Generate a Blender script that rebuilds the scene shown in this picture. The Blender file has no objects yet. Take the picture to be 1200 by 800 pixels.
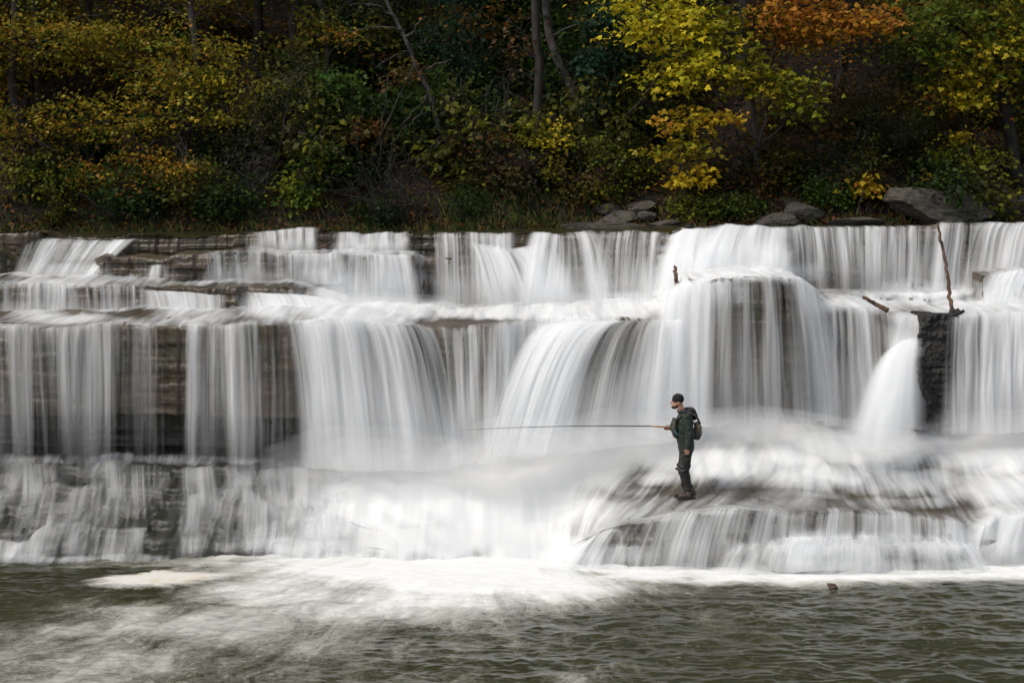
import bpy, bmesh, math, random
import numpy as np
from mathutils import Vector, Matrix

R = math.radians
random.seed(11)
rng = np.random.default_rng(11)
scene = bpy.context.scene
COL = scene.collection

# ------------------------------------------------------------------ survey of the place
# metres; camera at the origin of x/y looking along +y, pool level z = 0
F, HZ, CZ = 1640.0, 240.0, 6.32


def P(u, v, Y):
    """a point sighted at picture position (u, v) that stands Y metres away"""
    return np.array([(u - 600) / F * Y, Y, CZ - (v - HZ) / F * Y])


def UV(x, y, z):
    return 600 + F * x / y, HZ + F * (CZ - z) / y


# ------------------------------------------------------------------ noise
_tab = np.random.default_rng(5).random(65536)


def _h(ix, iy, iz, seed):
    n = (ix * 73856093) ^ (iy * 19349663) ^ (iz * 83492791) ^ (seed * 2654435761 % 2147483647)
    return _tab[(n ^ (n >> 13)) & 65535]


def vn(x, y=0.0, z=0.0, seed=0):
    x, y, z = np.broadcast_arrays(np.asarray(x, float), np.asarray(y, float), np.asarray(z, float))
    ix, iy, iz = (np.floor(a).astype(np.int64) for a in (x, y, z))
    fx, fy, fz = x - ix, y - iy, z - iz
    fx, fy, fz = (a * a * (3 - 2 * a) for a in (fx, fy, fz))
    out = 0
    for dx in (0, 1):
        wx = fx if dx else 1 - fx
        for dy in (0, 1):
            wy = fy if dy else 1 - fy
            for dz in (0, 1):
                wz = fz if dz else 1 - fz
                out = out + wx * wy * wz * _h(ix + dx, iy + dy, iz + dz, seed)
    return out


def fbm(x, y=0.0, z=0.0, seed=0, oct=4):
    s, a, t, f = 0, 1.0, 0, 1.0
    for k in range(oct):
        s = s + a * vn(np.asarray(x) * f, np.asarray(y) * f, np.asarray(z) * f, seed + k * 7)
        t += a
        a *= 0.5
        f *= 2.03
    return s / t


def cell(x, seed=0):
    i = np.floor(x).astype(np.int64)
    return _h(i, i * 0, i * 0, seed)


def sstep(a, b, x):
    t = np.clip((x - a) / (b - a), 0, 1)
    return t * t * (3 - 2 * t)


# ------------------------------------------------------------------ mesh helpers
def mesh_arrays(name, verts, faces, smooth=False):
    """faces: an (n, k) array, or a list of such arrays"""
    me = bpy.data.meshes.new(name)
    if not isinstance(faces, list):
        faces = [faces]
    faces = [np.asarray(f, np.int64) for f in faces if len(f)]
    verts = np.asarray(verts, np.float32)
    me.vertices.add(len(verts))
    me.vertices.foreach_set('co', verts.ravel())
    nl = sum(f.size for f in faces)
    nf = sum(len(f) for f in faces)
    me.loops.add(nl)
    me.loops.foreach_set('vertex_index', np.concatenate([f.ravel() for f in faces]).astype(np.int32))
    me.polygons.add(nf)
    tot = np.concatenate([np.full(len(f), f.shape[1]) for f in faces]).astype(np.int32)
    st = np.concatenate([[0], np.cumsum(tot)[:-1]]).astype(np.int32)
    me.polygons.foreach_set('loop_start', st)
    if smooth:
        me.polygons.foreach_set('use_smooth', np.ones(nf, bool))
    me.update(calc_edges=True)
    me.validate()
    return me


def grid_faces(nr, nc, off=0):
    i = np.arange(nr - 1)[:, None] * nc + np.arange(nc - 1)[None, :]
    i = i.ravel() + off
    return np.stack([i, i + 1, i + nc + 1, i + nc], 1)


def attr(me, name, vals):
    vals = np.asarray(vals, np.float32)
    if vals.ndim == 2:
        a = me.attributes.new(name, 'FLOAT_COLOR', 'POINT')
        if vals.shape[1] == 3:
            vals = np.concatenate([vals, np.ones((len(vals), 1), np.float32)], 1)
        a.data.foreach_set('color', vals.ravel())
    else:
        a = me.attributes.new(name, 'FLOAT', 'POINT')
        a.data.foreach_set('value', vals.ravel())


def uvmap(me, uv):
    """uv per vertex"""
    l = me.uv_layers.new(name='UVMap')
    vi = np.empty(len(me.loops), np.int32)
    me.loops.foreach_get('vertex_index', vi)
    l.data.foreach_set('uv', np.asarray(uv, np.float32)[vi].ravel())


def link(name, me, mat=None, parent=None):
    o = bpy.data.objects.new(name, me)
    COL.objects.link(o)
    if mat is not None:
        me.materials.append(mat)
    if parent is not None:
        o.parent = parent
    return o


def tag(o, label=None, cat=None, group=None, kind=None):
    if label:
        o['label'] = label
    if cat:
        o['category'] = cat
    if group:
        o['group'] = group
    if kind:
        o['kind'] = kind
    return o


def empty(name, loc, rz=0.0):
    o = bpy.data.objects.new(name, None)
    COL.objects.link(o)
    o.location = [float(a) for a in loc]
    o.rotation_euler = (0, 0, rz)
    o.empty_display_size = 0.2
    return o


def copy_tree(o, parent=None):
    c = o.copy()
    COL.objects.link(c)
    c.parent = parent
    for ch in list(o.children):
        copy_tree(ch, c)
    return c


def tubes(paths, sides=6):
    """paths: list of (pts n x 3, radii n) -> verts, faces (list)"""
    V, Q = [], []
    off = 0
    ang = np.arange(sides) / sides * 2 * np.pi
    for pts, rad in paths:
        pts = np.asarray(pts, float)
        rad = np.asarray(rad, float)
        n = len(pts)
        t = np.gradient(pts, axis=0)
        t /= np.linalg.norm(t, axis=1, keepdims=True) + 1e-9
        ref = np.array([0.0, 0, 1.0]) if abs(t[:, 2].mean()) < 0.8 else np.array([1.0, 0.2, 0])
        a = np.cross(t, ref)
        a /= np.linalg.norm(a, axis=1, keepdims=True) + 1e-9
        b = np.cross(t, a)
        ring = pts[:, None, :] + rad[:, None, None] * (np.cos(ang)[None, :, None] * a[:, None, :] + np.sin(ang)[None, :, None] * b[:, None, :])
        V.append(ring.reshape(-1, 3))
        i = np.arange(n - 1)[:, None] * sides + np.arange(sides)[None, :]
        j = np.arange(n - 1)[:, None] * sides + (np.arange(sides)[None, :] + 1) % sides
        Q.append(np.stack([i, j, j + sides, i + sides], -1).reshape(-1, 4) + off)
        cap = []
        V.append(np.stack([pts[0] - t[0] * rad[0] * 0.3, pts[-1] + t[-1] * rad[-1] * 0.3]))
        c0, c1 = off + n * sides, off + n * sides + 1
        for k in range(sides):
            cap.append([c0, off + (k + 1) % sides, off + k, off + k])
            e = off + (n - 1) * sides
            cap.append([c1, e + k, e + (k + 1) % sides, e + (k + 1) % sides])
        Q.append(np.array(cap))
        off += n * sides + 2
    V = np.concatenate(V)
    Q = np.concatenate(Q)
    tri = Q[:, 2] == Q[:, 3]
    return V, [Q[~tri], Q[tri][:, :3]]


# ------------------------------------------------------------------ materials
class NT:
    def __init__(self, name):
        self.m = bpy.data.materials.new(name)
        self.m.use_nodes = True
        self.t = self.m.node_tree
        self.t.nodes.clear()
        self.out = self.n('ShaderNodeOutputMaterial')

    def n(self, typ, ins=None, **kw):
        nd = self.t.nodes.new(typ)
        for k, v in kw.items():
            setattr(nd, k, v)
        for k, v in (ins or {}).items():
            if isinstance(v, bpy.types.NodeSocket):
                self.t.links.new(v, nd.inputs[k])
            else:
                nd.inputs[k].default_value = v
        return nd

    def math(self, op, a, b=0.0, c=0.0, clamp=False):
        nd = self.n('ShaderNodeMath', {0: a, 1: b, 2: c}, operation=op)
        nd.use_clamp = clamp
        return nd.outputs[0]

    def ramp(self, fac, stops, interp='LINEAR'):
        nd = self.n('ShaderNodeValToRGB', {0: fac})
        cr = nd.color_ramp
        cr.interpolation = interp
        while len(cr.elements) < len(stops):
            cr.elements.new(0.5)
        for e, (p, c) in zip(cr.elements, stops):
            e.position = p
            e.color = (*c, 1) if len(c) == 3 else c
        return nd.outputs[0]

    def noise(self, vec, scale, detail=4, rough=0.55, dist=0.0, fac='Fac'):
        return self.n('ShaderNodeTexNoise', {'Vector': vec, 'Scale': scale, 'Detail': detail, 'Roughness': rough, 'Distortion': dist}).outputs[fac]

    def mapping(self, vec, scale=(1, 1, 1), loc=(0, 0, 0), rot=(0, 0, 0)):
        return self.n('ShaderNodeMapping', {'Vector': vec, 'Scale': scale, 'Location': loc, 'Rotation': rot}).outputs[0]

    def mixc(self, f, a, b):
        nd = self.n('ShaderNodeMix', data_type='RGBA')
        for sock, v in zip((nd.inputs[0], nd.inputs[6], nd.inputs[7]), (f, a, b)):
            if isinstance(v, bpy.types.NodeSocket):
                self.t.links.new(v, sock)
            else:
                sock.default_value = (*v, 1) if isinstance(v, tuple) and len(v) == 3 else v
        return nd.outputs[2]

    def done(self, sh):
        self.t.links.new(sh, self.out.inputs[0])
        return self.m


def rgb(c):
    return (*c, 1)


def mat_rock(name, stops, strata=(0.5, 0.5, 7.0), rough=(0.25, 0.6), bump=0.5, moss=None, layer=None, algae_shade=False):
    N = NT(name)
    co = N.n('ShaderNodeTexCoord').outputs['Object']
    st = N.noise(N.mapping(co, strata), 1.0, 6, 0.62, 0.4)
    bl = N.noise(co, 1.1, 4, 0.6)
    f = N.math('ADD', N.math('MULTIPLY', st, 0.6), N.math('MULTIPLY', bl, 0.4))
    c = N.ramp(f, stops)
    fine = N.noise(co, 22, 5, 0.7)
    c = N.mixc(0.4, c, N.mixc(fine, (0.012, 0.011, 0.009), c))
    if moss:
        mk = N.ramp(N.noise(co, 1.7, 5, 0.65), [(0.5, (0, 0, 0)), (0.64, (1, 1, 1))])
        c = N.mixc(mk, c, moss)
    if algae_shade:
        c = N.mixc(N.n('ShaderNodeAttribute', attribute_name='algae_shade').outputs['Fac'], c, N.mixc(bl, (0.005, 0.0055, 0.004), (0.034, 0.035, 0.024)))
    rg = N.n('ShaderNodeMapRange', {0: fine, 3: rough[0], 4: rough[1]}).outputs[0]
    bm = N.n('ShaderNodeBump', {'Height': N.math('ADD', N.math('MULTIPLY', st, 1.0), N.math('MULTIPLY', fine, 0.35)), 'Strength': bump, 'Distance': 0.06}).outputs[0]
    b = N.n('ShaderNodeBsdfPrincipled', {'Base Color': c, 'Roughness': rg, 'Normal': bm})
    return N.done(b.outputs[0])


def mat_leaf(name, trans=0.42, gloss=0.45):
    N = NT(name)
    c = N.n('ShaderNodeAttribute', attribute_name='col').outputs['Color']
    d = N.n('ShaderNodeBsdfPrincipled', {'Base Color': c, 'Roughness': gloss, 'Specular IOR Level': 0.1})
    t = N.n('ShaderNodeBsdfTranslucent', {'Color': c})
    m = N.n('ShaderNodeMixShader', {0: trans, 1: d.outputs[0], 2: t.outputs[0]})
    return N.done(m.outputs[0])


def mat_bark(name, a, b, moss=None):
    N = NT(name)
    co = N.n('ShaderNodeTexCoord').outputs['Object']
    f = N.noise(N.mapping(co, (9, 9, 1.6)), 1.0, 6, 0.65)
    c = N.ramp(f, [(0.3, a), (0.68, b)])
    blot = N.ramp(N.noise(co, 2.3, 3, 0.6), [(0.5, (0, 0, 0)), (0.62, (1, 1, 1))])
    c = N.mixc(blot, c, moss or tuple(0.55 * k for k in a))
    bm = N.n('ShaderNodeBump', {'Height': f, 'Strength': 0.7, 'Distance': 0.03}).outputs[0]
    return N.done(N.n('ShaderNodeBsdfPrincipled', {'Base Color': c, 'Roughness': 0.85, 'Normal': bm}).outputs[0])


def mat_cloth(name, a, b, scale=30, rough=0.85, camo=0):
    N = NT(name)
    co = N.n('ShaderNodeTexCoord').outputs['Object']
    f = N.noise(co, camo or scale, 3, 0.6)
    c = N.ramp(f, [(0.42, a), (0.58, b)])
    bm = N.n('ShaderNodeBump', {'Height': N.noise(co, 60, 3), 'Strength': 0.3, 'Distance': 0.01}).outputs[0]
    return N.done(N.n('ShaderNodeBsdfPrincipled', {'Base Color': c, 'Roughness': rough, 'Normal': bm}).outputs[0])


def mat_water(name, tint=(0.90, 0.92, 0.94), fx=9.0, fy=0.22, top=0.96, tl=0.4):
    """falling or running white water: a veil whose opacity runs in streaks along the flow"""
    N = NT(name)
    uv = N.n('ShaderNodeUVMap').outputs[0]
    a = N.noise(N.mapping(uv, (fx, fy, 1)), 1.0, 2, 0.5, 0.5)
    b = N.noise(N.mapping(uv, (fx * 3.1, fy * 1.7, 1), (3, 7, 0)), 1.0, 3, 0.6)
    c = N.noise(N.mapping(uv, (fx * 0.25, fy * 0.7, 1), (9, 1, 0)), 1.0, 2, 0.5)
    v = N.math('ADD', N.math('ADD', N.math('MULTIPLY', a, 0.36), N.math('MULTIPLY', b, 0.16)), N.math('MULTIPLY', c, 0.50))
    dens = N.n('ShaderNodeAttribute', attribute_name='dens').outputs['Fac']
    con = N.n('ShaderNodeAttribute', attribute_name='contrast').outputs['Fac']
    al = N.math('ADD', N.math('MULTIPLY', N.math('SUBTRACT', v, 0.5), con), dens)
    al = N.n('ShaderNodeMapRange', {0: al, 1: 0.0, 2: 1.0, 3: 0.0, 4: top}, interpolation_type='SMOOTHSTEP').outputs[0]
    edge = N.n('ShaderNodeAttribute', attribute_name='edge').outputs['Fac']
    al = N.math('MULTIPLY', al, edge, clamp=True)
    col = rgb(tint)
    d = N.n('ShaderNodeBsdfDiffuse', {'Color': col})
    t = N.n('ShaderNodeBsdfTranslucent', {'Color': col})
    m = N.n('ShaderNodeMixShader', {0: tl, 1: d.outputs[0], 2: t.outputs[0]})
    tr = N.n('ShaderNodeBsdfTransparent')
    return N.done(N.n('ShaderNodeMixShader', {0: al, 1: tr.outputs[0], 2: m.outputs[0]}).outputs[0])


M = {}
M['ledge'] = mat_rock('wet layered shale', [(0.28, (0.012, 0.009, 0.006)), (0.45, (0.055, 0.040, 0.024)), (0.58, (0.115, 0.084, 0.050)), (0.75, (0.19, 0.15, 0.10))], (0.45, 0.45, 6.0), (0.18, 0.5), 0.55, (0.035, 0.036, 0.016), algae_shade=True)
M['darkrock'] = mat_rock('black wet rock', [(0.3, (0.004, 0.004, 0.004)), (0.6, (0.014, 0.012, 0.010)), (0.8, (0.04, 0.03, 0.022))], (0.8, 0.8, 9.0), (0.3, 0.6), 0.9)
M['boulder'] = mat_rock('grey bank stone', [(0.3, (0.025, 0.021, 0.017)), (0.5, (0.072, 0.063, 0.053)), (0.75, (0.15, 0.132, 0.112))], (1.2, 1.2, 2.2), (0.6, 0.9), 0.8, (0.04, 0.042, 0.022))
M['pebble'] = mat_rock('brown wet stone', [(0.3, (0.05, 0.03, 0.02)), (0.7, (0.16, 0.09, 0.06))], (2, 2, 2), (0.3, 0.6), 0.5)
M['leaf'] = mat_leaf('autumn leaf')
M['needle'] = mat_leaf('dull leaf', 0.2, 0.6)
M['bark'] = mat_bark('dark bark', (0.010, 0.009, 0.007), (0.036, 0.031, 0.026))
M['palebark'] = mat_bark('pale bark', (0.07, 0.065, 0.055), (0.24, 0.23, 0.21), (0.05, 0.045, 0.035))
M['midbark'] = mat_bark('grey brown bark', (0.024, 0.021, 0.018), (0.095, 0.085, 0.074))
M['drift'] = mat_bark('wet driftwood', (0.016, 0.011, 0.009), (0.14, 0.075, 0.045), (0.015, 0.011, 0.009))
M['fall'] = mat_water('white falling water')
M['run'] = mat_water('white running water', tint=(0.74, 0.76, 0.775), fx=6.0, fy=0.5, top=0.97, tl=0.08)
# ------------------------------------------------------------------ the stepped rock of the falls
LIPS = {
    'crest': [(-260, 268, 33.6), (0, 273, 33.3), (44, 273, 33.3), (52, 278, 33.6), (120, 279, 33.5), (150, 276, 33.2), (380, 274, 33.0), (480, 274, 33.0), (600, 277, 32.7), (700, 276, 32.4), (785, 275, 32.2), (802, 267, 32.0), (830, 268, 32.0), (1090, 267, 32.0), (1104, 262, 31.9), (1125, 264, 32.0), (1200, 265, 32.0), (1460, 262, 32.0)],
    'second': [(-260, 297, 32.8), (0, 297, 32.9), (20, 306, 33.1), (108, 306, 32.9), (118, 300, 32.3), (190, 302, 32.1), (200, 298, 31.9), (400, 298, 31.8), (484, 297, 31.8), (494, 300, 32.5), (600, 300, 32.4), (780, 300, 32.1), (1460, 296, 31.9)],
    'third': [(-260, 334, 30.8), (0, 336, 31.0), (100, 334, 31.0), (200, 336, 31.0), (240, 340, 30.9), (330, 340, 30.7), (380, 348, 30.9), (420, 360, 31.2), (480, 362, 31.4), (600, 362, 31.2), (780, 352, 31.0), (800, 324, 30.4), (860, 319, 30.0), (930, 322, 30.0), (962, 346, 30.8), (1090, 350, 31.0), (1140, 345, 30.8), (1150, 322, 30.5), (1200, 318, 30.4), (1460, 318, 30.4)],
    'main': [(-260, 384, 27.3), (0, 384, 27.5), (100, 381, 27.5), (200, 383, 27.5), (340, 379, 27.6), (420, 377, 27.9), (480, 379, 28.2), (500, 384, 28.5), (590, 381, 28.6), (640, 379, 28.9), (720, 377, 28.3), (785, 372, 28.3), (806, 334, 28.4), (830, 325, 28.2), (900, 322, 28.1), (940, 328, 28.3), (966, 357, 29.0), (1000, 366, 29.2), (1080, 369, 28.8), (1130, 369, 28.8), (1200, 366, 28.8), (1460, 370, 28.8)],
    'foot': [(-260, 530, 27.6), (0, 530, 27.6), (200, 530, 27.6), (350, 538, 27.7), (450, 545, 27.9), (600, 540, 28.3), (700, 526, 28.4), (780, 510, 28.5), (850, 492, 28.6), (950, 494, 28.8), (1000, 505, 28.9), (1120, 506, 28.8), (1200, 500, 28.8), (1460, 500, 28.8)],
    'low': [(-260, 676, 24.0), (0, 668, 24.4), (100, 661, 24.6), (200, 655, 24.9), (330, 648, 25.1), (420, 656, 24.9), (520, 667, 24.5), (600, 668, 24.45), (640, 662, 24.9), (660, 652, 24.95), (680, 637, 24.85), (705, 622, 24.8), (740, 610, 24.75), (790, 603, 24.65), (850, 599, 24.6), (950, 598, 24.6), (1050, 602, 24.7), (1110, 610, 24.8), (1140, 622, 24.9), (1165, 604, 25.0), (1200, 600, 25.0), (1460, 602, 25.0)],
}


def lip_fn(k):
    w = np.array([P(*p) for p in LIPS[k]])
    o = np.argsort(w[:, 0])
    w = w[o]
    return (lambda x: np.interp(x, w[:, 0], w[:, 1])), (lambda x: np.interp(x, w[:, 0], w[:, 2]))


LF = {k: lip_fn(k) for k in LIPS}
NC = 1360
X = np.linspace(-17.5, 17.5, NC)


def jag(x, seed, amp):
    """broken, blocky edge of a rock lip"""
    return amp * (0.9 * (fbm(x * 0.55, seed=seed) - 0.5) + 0.35 * (cell(x * 1.7 + 3 * vn(x * 0.4, seed=seed + 3), seed) - 0.5) + 0.22 * (cell(x * 4.3, seed + 1) - 0.5) + 0.3 * (fbm(x * 5, seed=seed + 9) - 0.5))


def river_z(x):
    return np.interp(x, [-18, -3, 4, 18], [5.60, 5.60, 5.765, 5.80])


yl, zl = {}, {}
for i, k in enumerate(LIPS):
    a = {'crest': 0.36, 'second': 0.36, 'third': 0.5, 'main': 0.42, 'foot': 0.1, 'low': 0.3}[k]
    yl[k] = LF[k][0](X) + jag(X, 40 + i * 11, a)
    zl[k] = LF[k][1](X) + (jag(X, 43 + i * 11, 0.12) + 0.16 * (fbm(X * 0.8, seed=47 + i * 11, oct=2) - .5) if k not in ('foot',) else 0)
zl['low'] = zl['low'] - np.interp(X, [-18, -.3, .6, 18], [.16, .16, 0, 0])
# a little slope on each shelf: the back of a shelf is a bit higher than its lip
rows_y, rows_z, rows_seg, rows_t = [], [], [], []


def seg(y0, z0, y1, z1, n, kind, last=False):
    ts = np.linspace(0, 1, n, endpoint=last)
    for t in ts:
        rows_y.append(y0 + (y1 - y0) * t)
        rows_z.append(z0 + (z1 - z0) * t)
        rows_seg.append(kind)
        rows_t.append(t)


o_ = np.ones(NC)
seg(40 * o_, river_z(X) - 0.35, yl['crest'] + 0.9, zl['crest'] - 0.02, 6, 'bed')
seg(yl['crest'] + 0.9, zl['crest'] - 0.02, yl['crest'], zl['crest'], 10, 'tread')
zs = np.minimum(zl['second'], zl['crest'] - 0.12)
ys = np.minimum(yl['second'], yl['crest'] - 0.03)
seg(yl['crest'], zl['crest'], yl['crest'] - 0.02, zs + 0.05, 22, 'face')
seg(yl['crest'] - 0.02, zs + 0.05, ys, zs, 14, 'tread')
z3b = np.minimum(zl['third'] + 0.10, zs - 0.1)
y3 = np.minimum(yl['third'], ys - 0.1)
seg(ys, zs, ys - 0.02, z3b, 30, 'face')
seg(ys - 0.02, z3b, y3, z3b - 0.08, 16, 'tread')
zm = np.minimum(zl['main'] + 0.12, z3b - 0.12)
ym = np.minimum(yl['main'], y3 - 0.15)
seg(y3, z3b - 0.08, y3 - 0.02, zm, 22, 'face')
seg(y3 - 0.02, zm, ym, np.minimum(zl['main'], zm - 0.02), 26, 'tread')
zmm = np.minimum(zl['main'], zm - 0.02)
zf, yf = zl['foot'], yl['foot']
zu = zf + 0.30 * (zmm - zf)
und = np.interp(X, [-18, -4.2, -2.5, 18], [0.8, 0.8, 0.15, 0.1])
seg(ym, zmm, ym + 0.02, zu, 56, 'face')
seg(ym + 0.02, zu, ym + und, zu - 0.12, 6, 'under')
seg(ym + und, zu - 0.12, yf + und, zf, 18, 'face')
# the ramp / platform below the main drop, in small broken steps
nst = np.interp(X, [-18, -4.5, -2.5, 1, 3, 18], [7, 7, 5.5, 4, 3, 3.0])
RN = 150
ramp_k, ramp_r = [], []
_ramp0 = len(rows_y)
y0, z0, y1, z1 = yf + und, zf, np.minimum(yl['low'], yf - 0.5), zl['low']
ph = 1.6 * fbm(X * 0.30, seed=77) + 0.5 * (cell(X * 0.9, 78) - 0.5)
for t in np.linspace(0, 1, RN, endpoint=False):
    pw = ph + 1.3 * (fbm(t * nst * 0.55, X * 0.45, seed=79) - 0.5) + 0.5 * (fbm(X * 1.7, t * 3, seed=76) - 0.5)
    s = t * nst + pw
    k = np.floor(s)
    f = s - k
    zt = (k + sstep(0.66, 0.98, f) - pw) / nst
    yt = (k + np.minimum(f / 0.8, 1) - pw) / nst
    w = min(1.0, 6 * t, 6 * (1 - t)) * np.interp(X, [-18, -4, -1, .4, 3.4, 4.6, 18], [.6, .6, .3, .1, .15, .5, .5])
    rows_y.append(y0 + (y1 - y0) * (t + (yt - t) * w))
    tz_ = t + (zt - t) * w
    ex = np.interp(X, [-18, -1, 1.0, 18], [1.0, 1.0, 1.7, 1.7])
    rows_z.append(z0 + (z1 - z0) * (1 - np.clip(1 - tz_, 0, 2) ** ex))
    rows_seg.append('ramp')
    ramp_k.append(k)
    ramp_r.append(sstep(.58, .72, f) * (1 - .35 * sstep(.9, 1.0, f)))
    rows_t.append(t)
# front of the lowest ledge: two little steps down into the pool
mid = np.interp(X, [-18, 0.5, 4.0, 4.6, 7.6, 8.2, 18], [0, 0, 0, 1, 1, 0.1, 0.1])
zt1 = z1 * 0.42
seg(y1, z1, y1 - 0.10, np.minimum(zt1 + 0.03, z1 - .02), 20, 'face')
seg(y1 - 0.10, np.minimum(zt1 + 0.03, z1 - .02), y1 - 0.14 - 0.38 * mid, np.minimum(zt1, z1 - .03), 10, 'tread')
seg(y1 - 0.14 - 0.38 * mid, np.minimum(zt1, z1 - .03), y1 - 0.25 - 0.4 * mid, z1 * 0 - 0.7, 20, 'face', True)
GY, GZ = np.array(rows_y), np.array(rows_z)
SEG = np.array(rows_seg)
NR = len(GY)
GX = np.broadcast_to(X, GY.shape).copy()
def smooth_cols_(A, n):
    for _ in range(n * 6):
        B = A.copy()
        B[1:-1] = (A[:-2] + 2 * A[1:-1] + A[2:]) / 4
        A = B
    return A


# strata and fracture on faces
DY = GY.copy()
DZ = GZ.copy()
face = (SEG == 'face')[:, None]
lay = np.floor(GZ / 0.13 + 1.2 * fbm(GX * 0.22, seed=90))
off = vn(GX * 0.9 + lay * 17.3, lay * 7.7, seed=91) - 0.45
off2 = _h(np.floor(GX * 1.6 + lay * 0.37).astype(int), lay.astype(int), lay.astype(int) * 0, 92) - 0.5
wy = np.zeros(NR)
for k in np.unique(SEG):
    pass
tt = np.array(rows_t)[:, None]
wf = np.where(face, np.clip(np.minimum(tt, 1 - tt) * 8, 0, 1), 0)
smw = np.ones((NR, 1))
smw[int(np.argmax(SEG == 'under')) - 60:int(np.argmax(SEG == 'under')) + 30] = .4
DY = DY - wf * smw * (0.16 * off + 0.07 * off2)
DY = DY - np.where(face, 0.06 * (fbm(GX * 3, GZ * 3, GY, seed=94) - 0.5), 0)
trd = np.isin(SEG, ['tread', 'ramp', 'bed'])[:, None]
DZ = DZ + np.where(trd, 0.07 * (fbm(GX * 1.8, GY * 1.8, 0, seed=95) - 0.5) + 0.03 * (cell(GX * 1.1 + cell(GY * 3, 3), 96) - 0.5), 0)
me = mesh_arrays('rock_ledge', np.stack([GX, DY, DZ], -1).reshape(-1, 3), grid_faces(NR, NC)[:, ::-1], smooth=False)
alg_shade = np.zeros((NR, NC))
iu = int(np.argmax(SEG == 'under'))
alg_shade[iu:] = 1  # dark algae on the ramp; on the undercut rows it paints in shade
alg_shade = smooth_cols_(alg_shade, 1) * np.interp(X, [-18, -2.6, -1.0, 18], [1, 1, .42, .42])[None]
attr(me, 'algae_shade', alg_shade.ravel())
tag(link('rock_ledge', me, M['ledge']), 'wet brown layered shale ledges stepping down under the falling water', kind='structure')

# height of the rock, for standing things on it
_rx, _ry, _rz = GX.ravel(), DY.ravel(), DZ.ravel()


def rock_z(x, y, r=0.12):
    m = (abs(_rx - x) < r) & (abs(_ry - y) < r)
    return float(np.percentile(_rz[m], 80)) if m.any() else 0.0


# ------------------------------------------------------------------ running water over the shelves (a skin that follows the rock)
def smooth_rows(A, n):
    for _ in range(n):
        B = A.copy()
        B[1:-1] = (A[:-2] + 2 * A[1:-1] + A[2:]) / 4
        A = B
    return A


def smooth_cols(A, n):
    for _ in range(n):
        B = A.copy()
        B[:, 1:-1] = (A[:, :-2] + 2 * A[:, 1:-1] + A[:, 2:]) / 4
        A = B
    return A


# thin clear water that wets the shelf behind the crest
rx = np.linspace(-17.5, 17.5, 260)
ry = np.linspace(0, 1, 60)
yc = np.interp(rx, X, yl['crest'])
rY = yc[None, :] - 0.02 + (39.5 - yc[None, :]) * ry[:, None] ** 1.5
zc = np.interp(rx, X, zl['crest'])
rZ = (river_z(rx) + 0.0)[None, :] + 0 * rY
rZ = np.minimum(rZ, rZ * 0 + 9)
w = sstep(0, 0.25, ry)[:, None]
rZ = rZ * w + (zc[None, :] + 0.012) * (1 - w) + 0.012 * (fbm(rx[None, :] * 1.5, rY * 3, seed=120) - 0.5)
me = mesh_arrays('river', np.stack([np.broadcast_to(rx, rY.shape), rY, rZ], -1).reshape(-1, 3), grid_faces(60, 260), smooth=True)
N = NT('dark river water')
co = N.n('ShaderNodeTexCoord').outputs['Object']
bm = N.n('ShaderNodeBump', {'Height': N.noise(N.mapping(co, (2, 5, 1)), 1.5, 4), 'Strength': 0.5, 'Distance': 0.05}).outputs[0]
M['river'] = N.done(N.n('ShaderNodeBsdfPrincipled', {'Base Color': (0.035, 0.034, 0.016, 1), 'Roughness': 0.12, 'Normal': bm}).outputs[0])
tag(link('river', me, M['river']), 'smooth dark river coming up to the crest of the falls', kind='structure')


# ------------------------------------------------------------------ falling curtains
def on_lip(k, u0, u1, n=40, dv=0.0, out=0.06):
    """points along a rock lip between two sight lines"""
    pts = []
    for u in np.linspace(u0, u1, n):
        Y = 30.0
        for _ in range(6):
            x = (u - 600) / F * Y
            Y = float(np.interp(x, X, yl[k]))
        x = (u - 600) / F * Y
        pts.append([x, Y - out, float(np.interp(x, X, zl[k])) + 0.035 - dv * Y / F])
    return np.array(pts)


def line(pts):
    return np.array([P(*p) for p in pts])


def resample(pts, n):
    d = np.concatenate([[0], np.cumsum(np.abs(np.diff(pts[:, 0])) + 1e-4)])
    s = np.linspace(0, d[-1], n)
    return np.stack([np.interp(s, d, pts[:, k]) for k in range(3)], 1)


FEET = []


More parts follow.
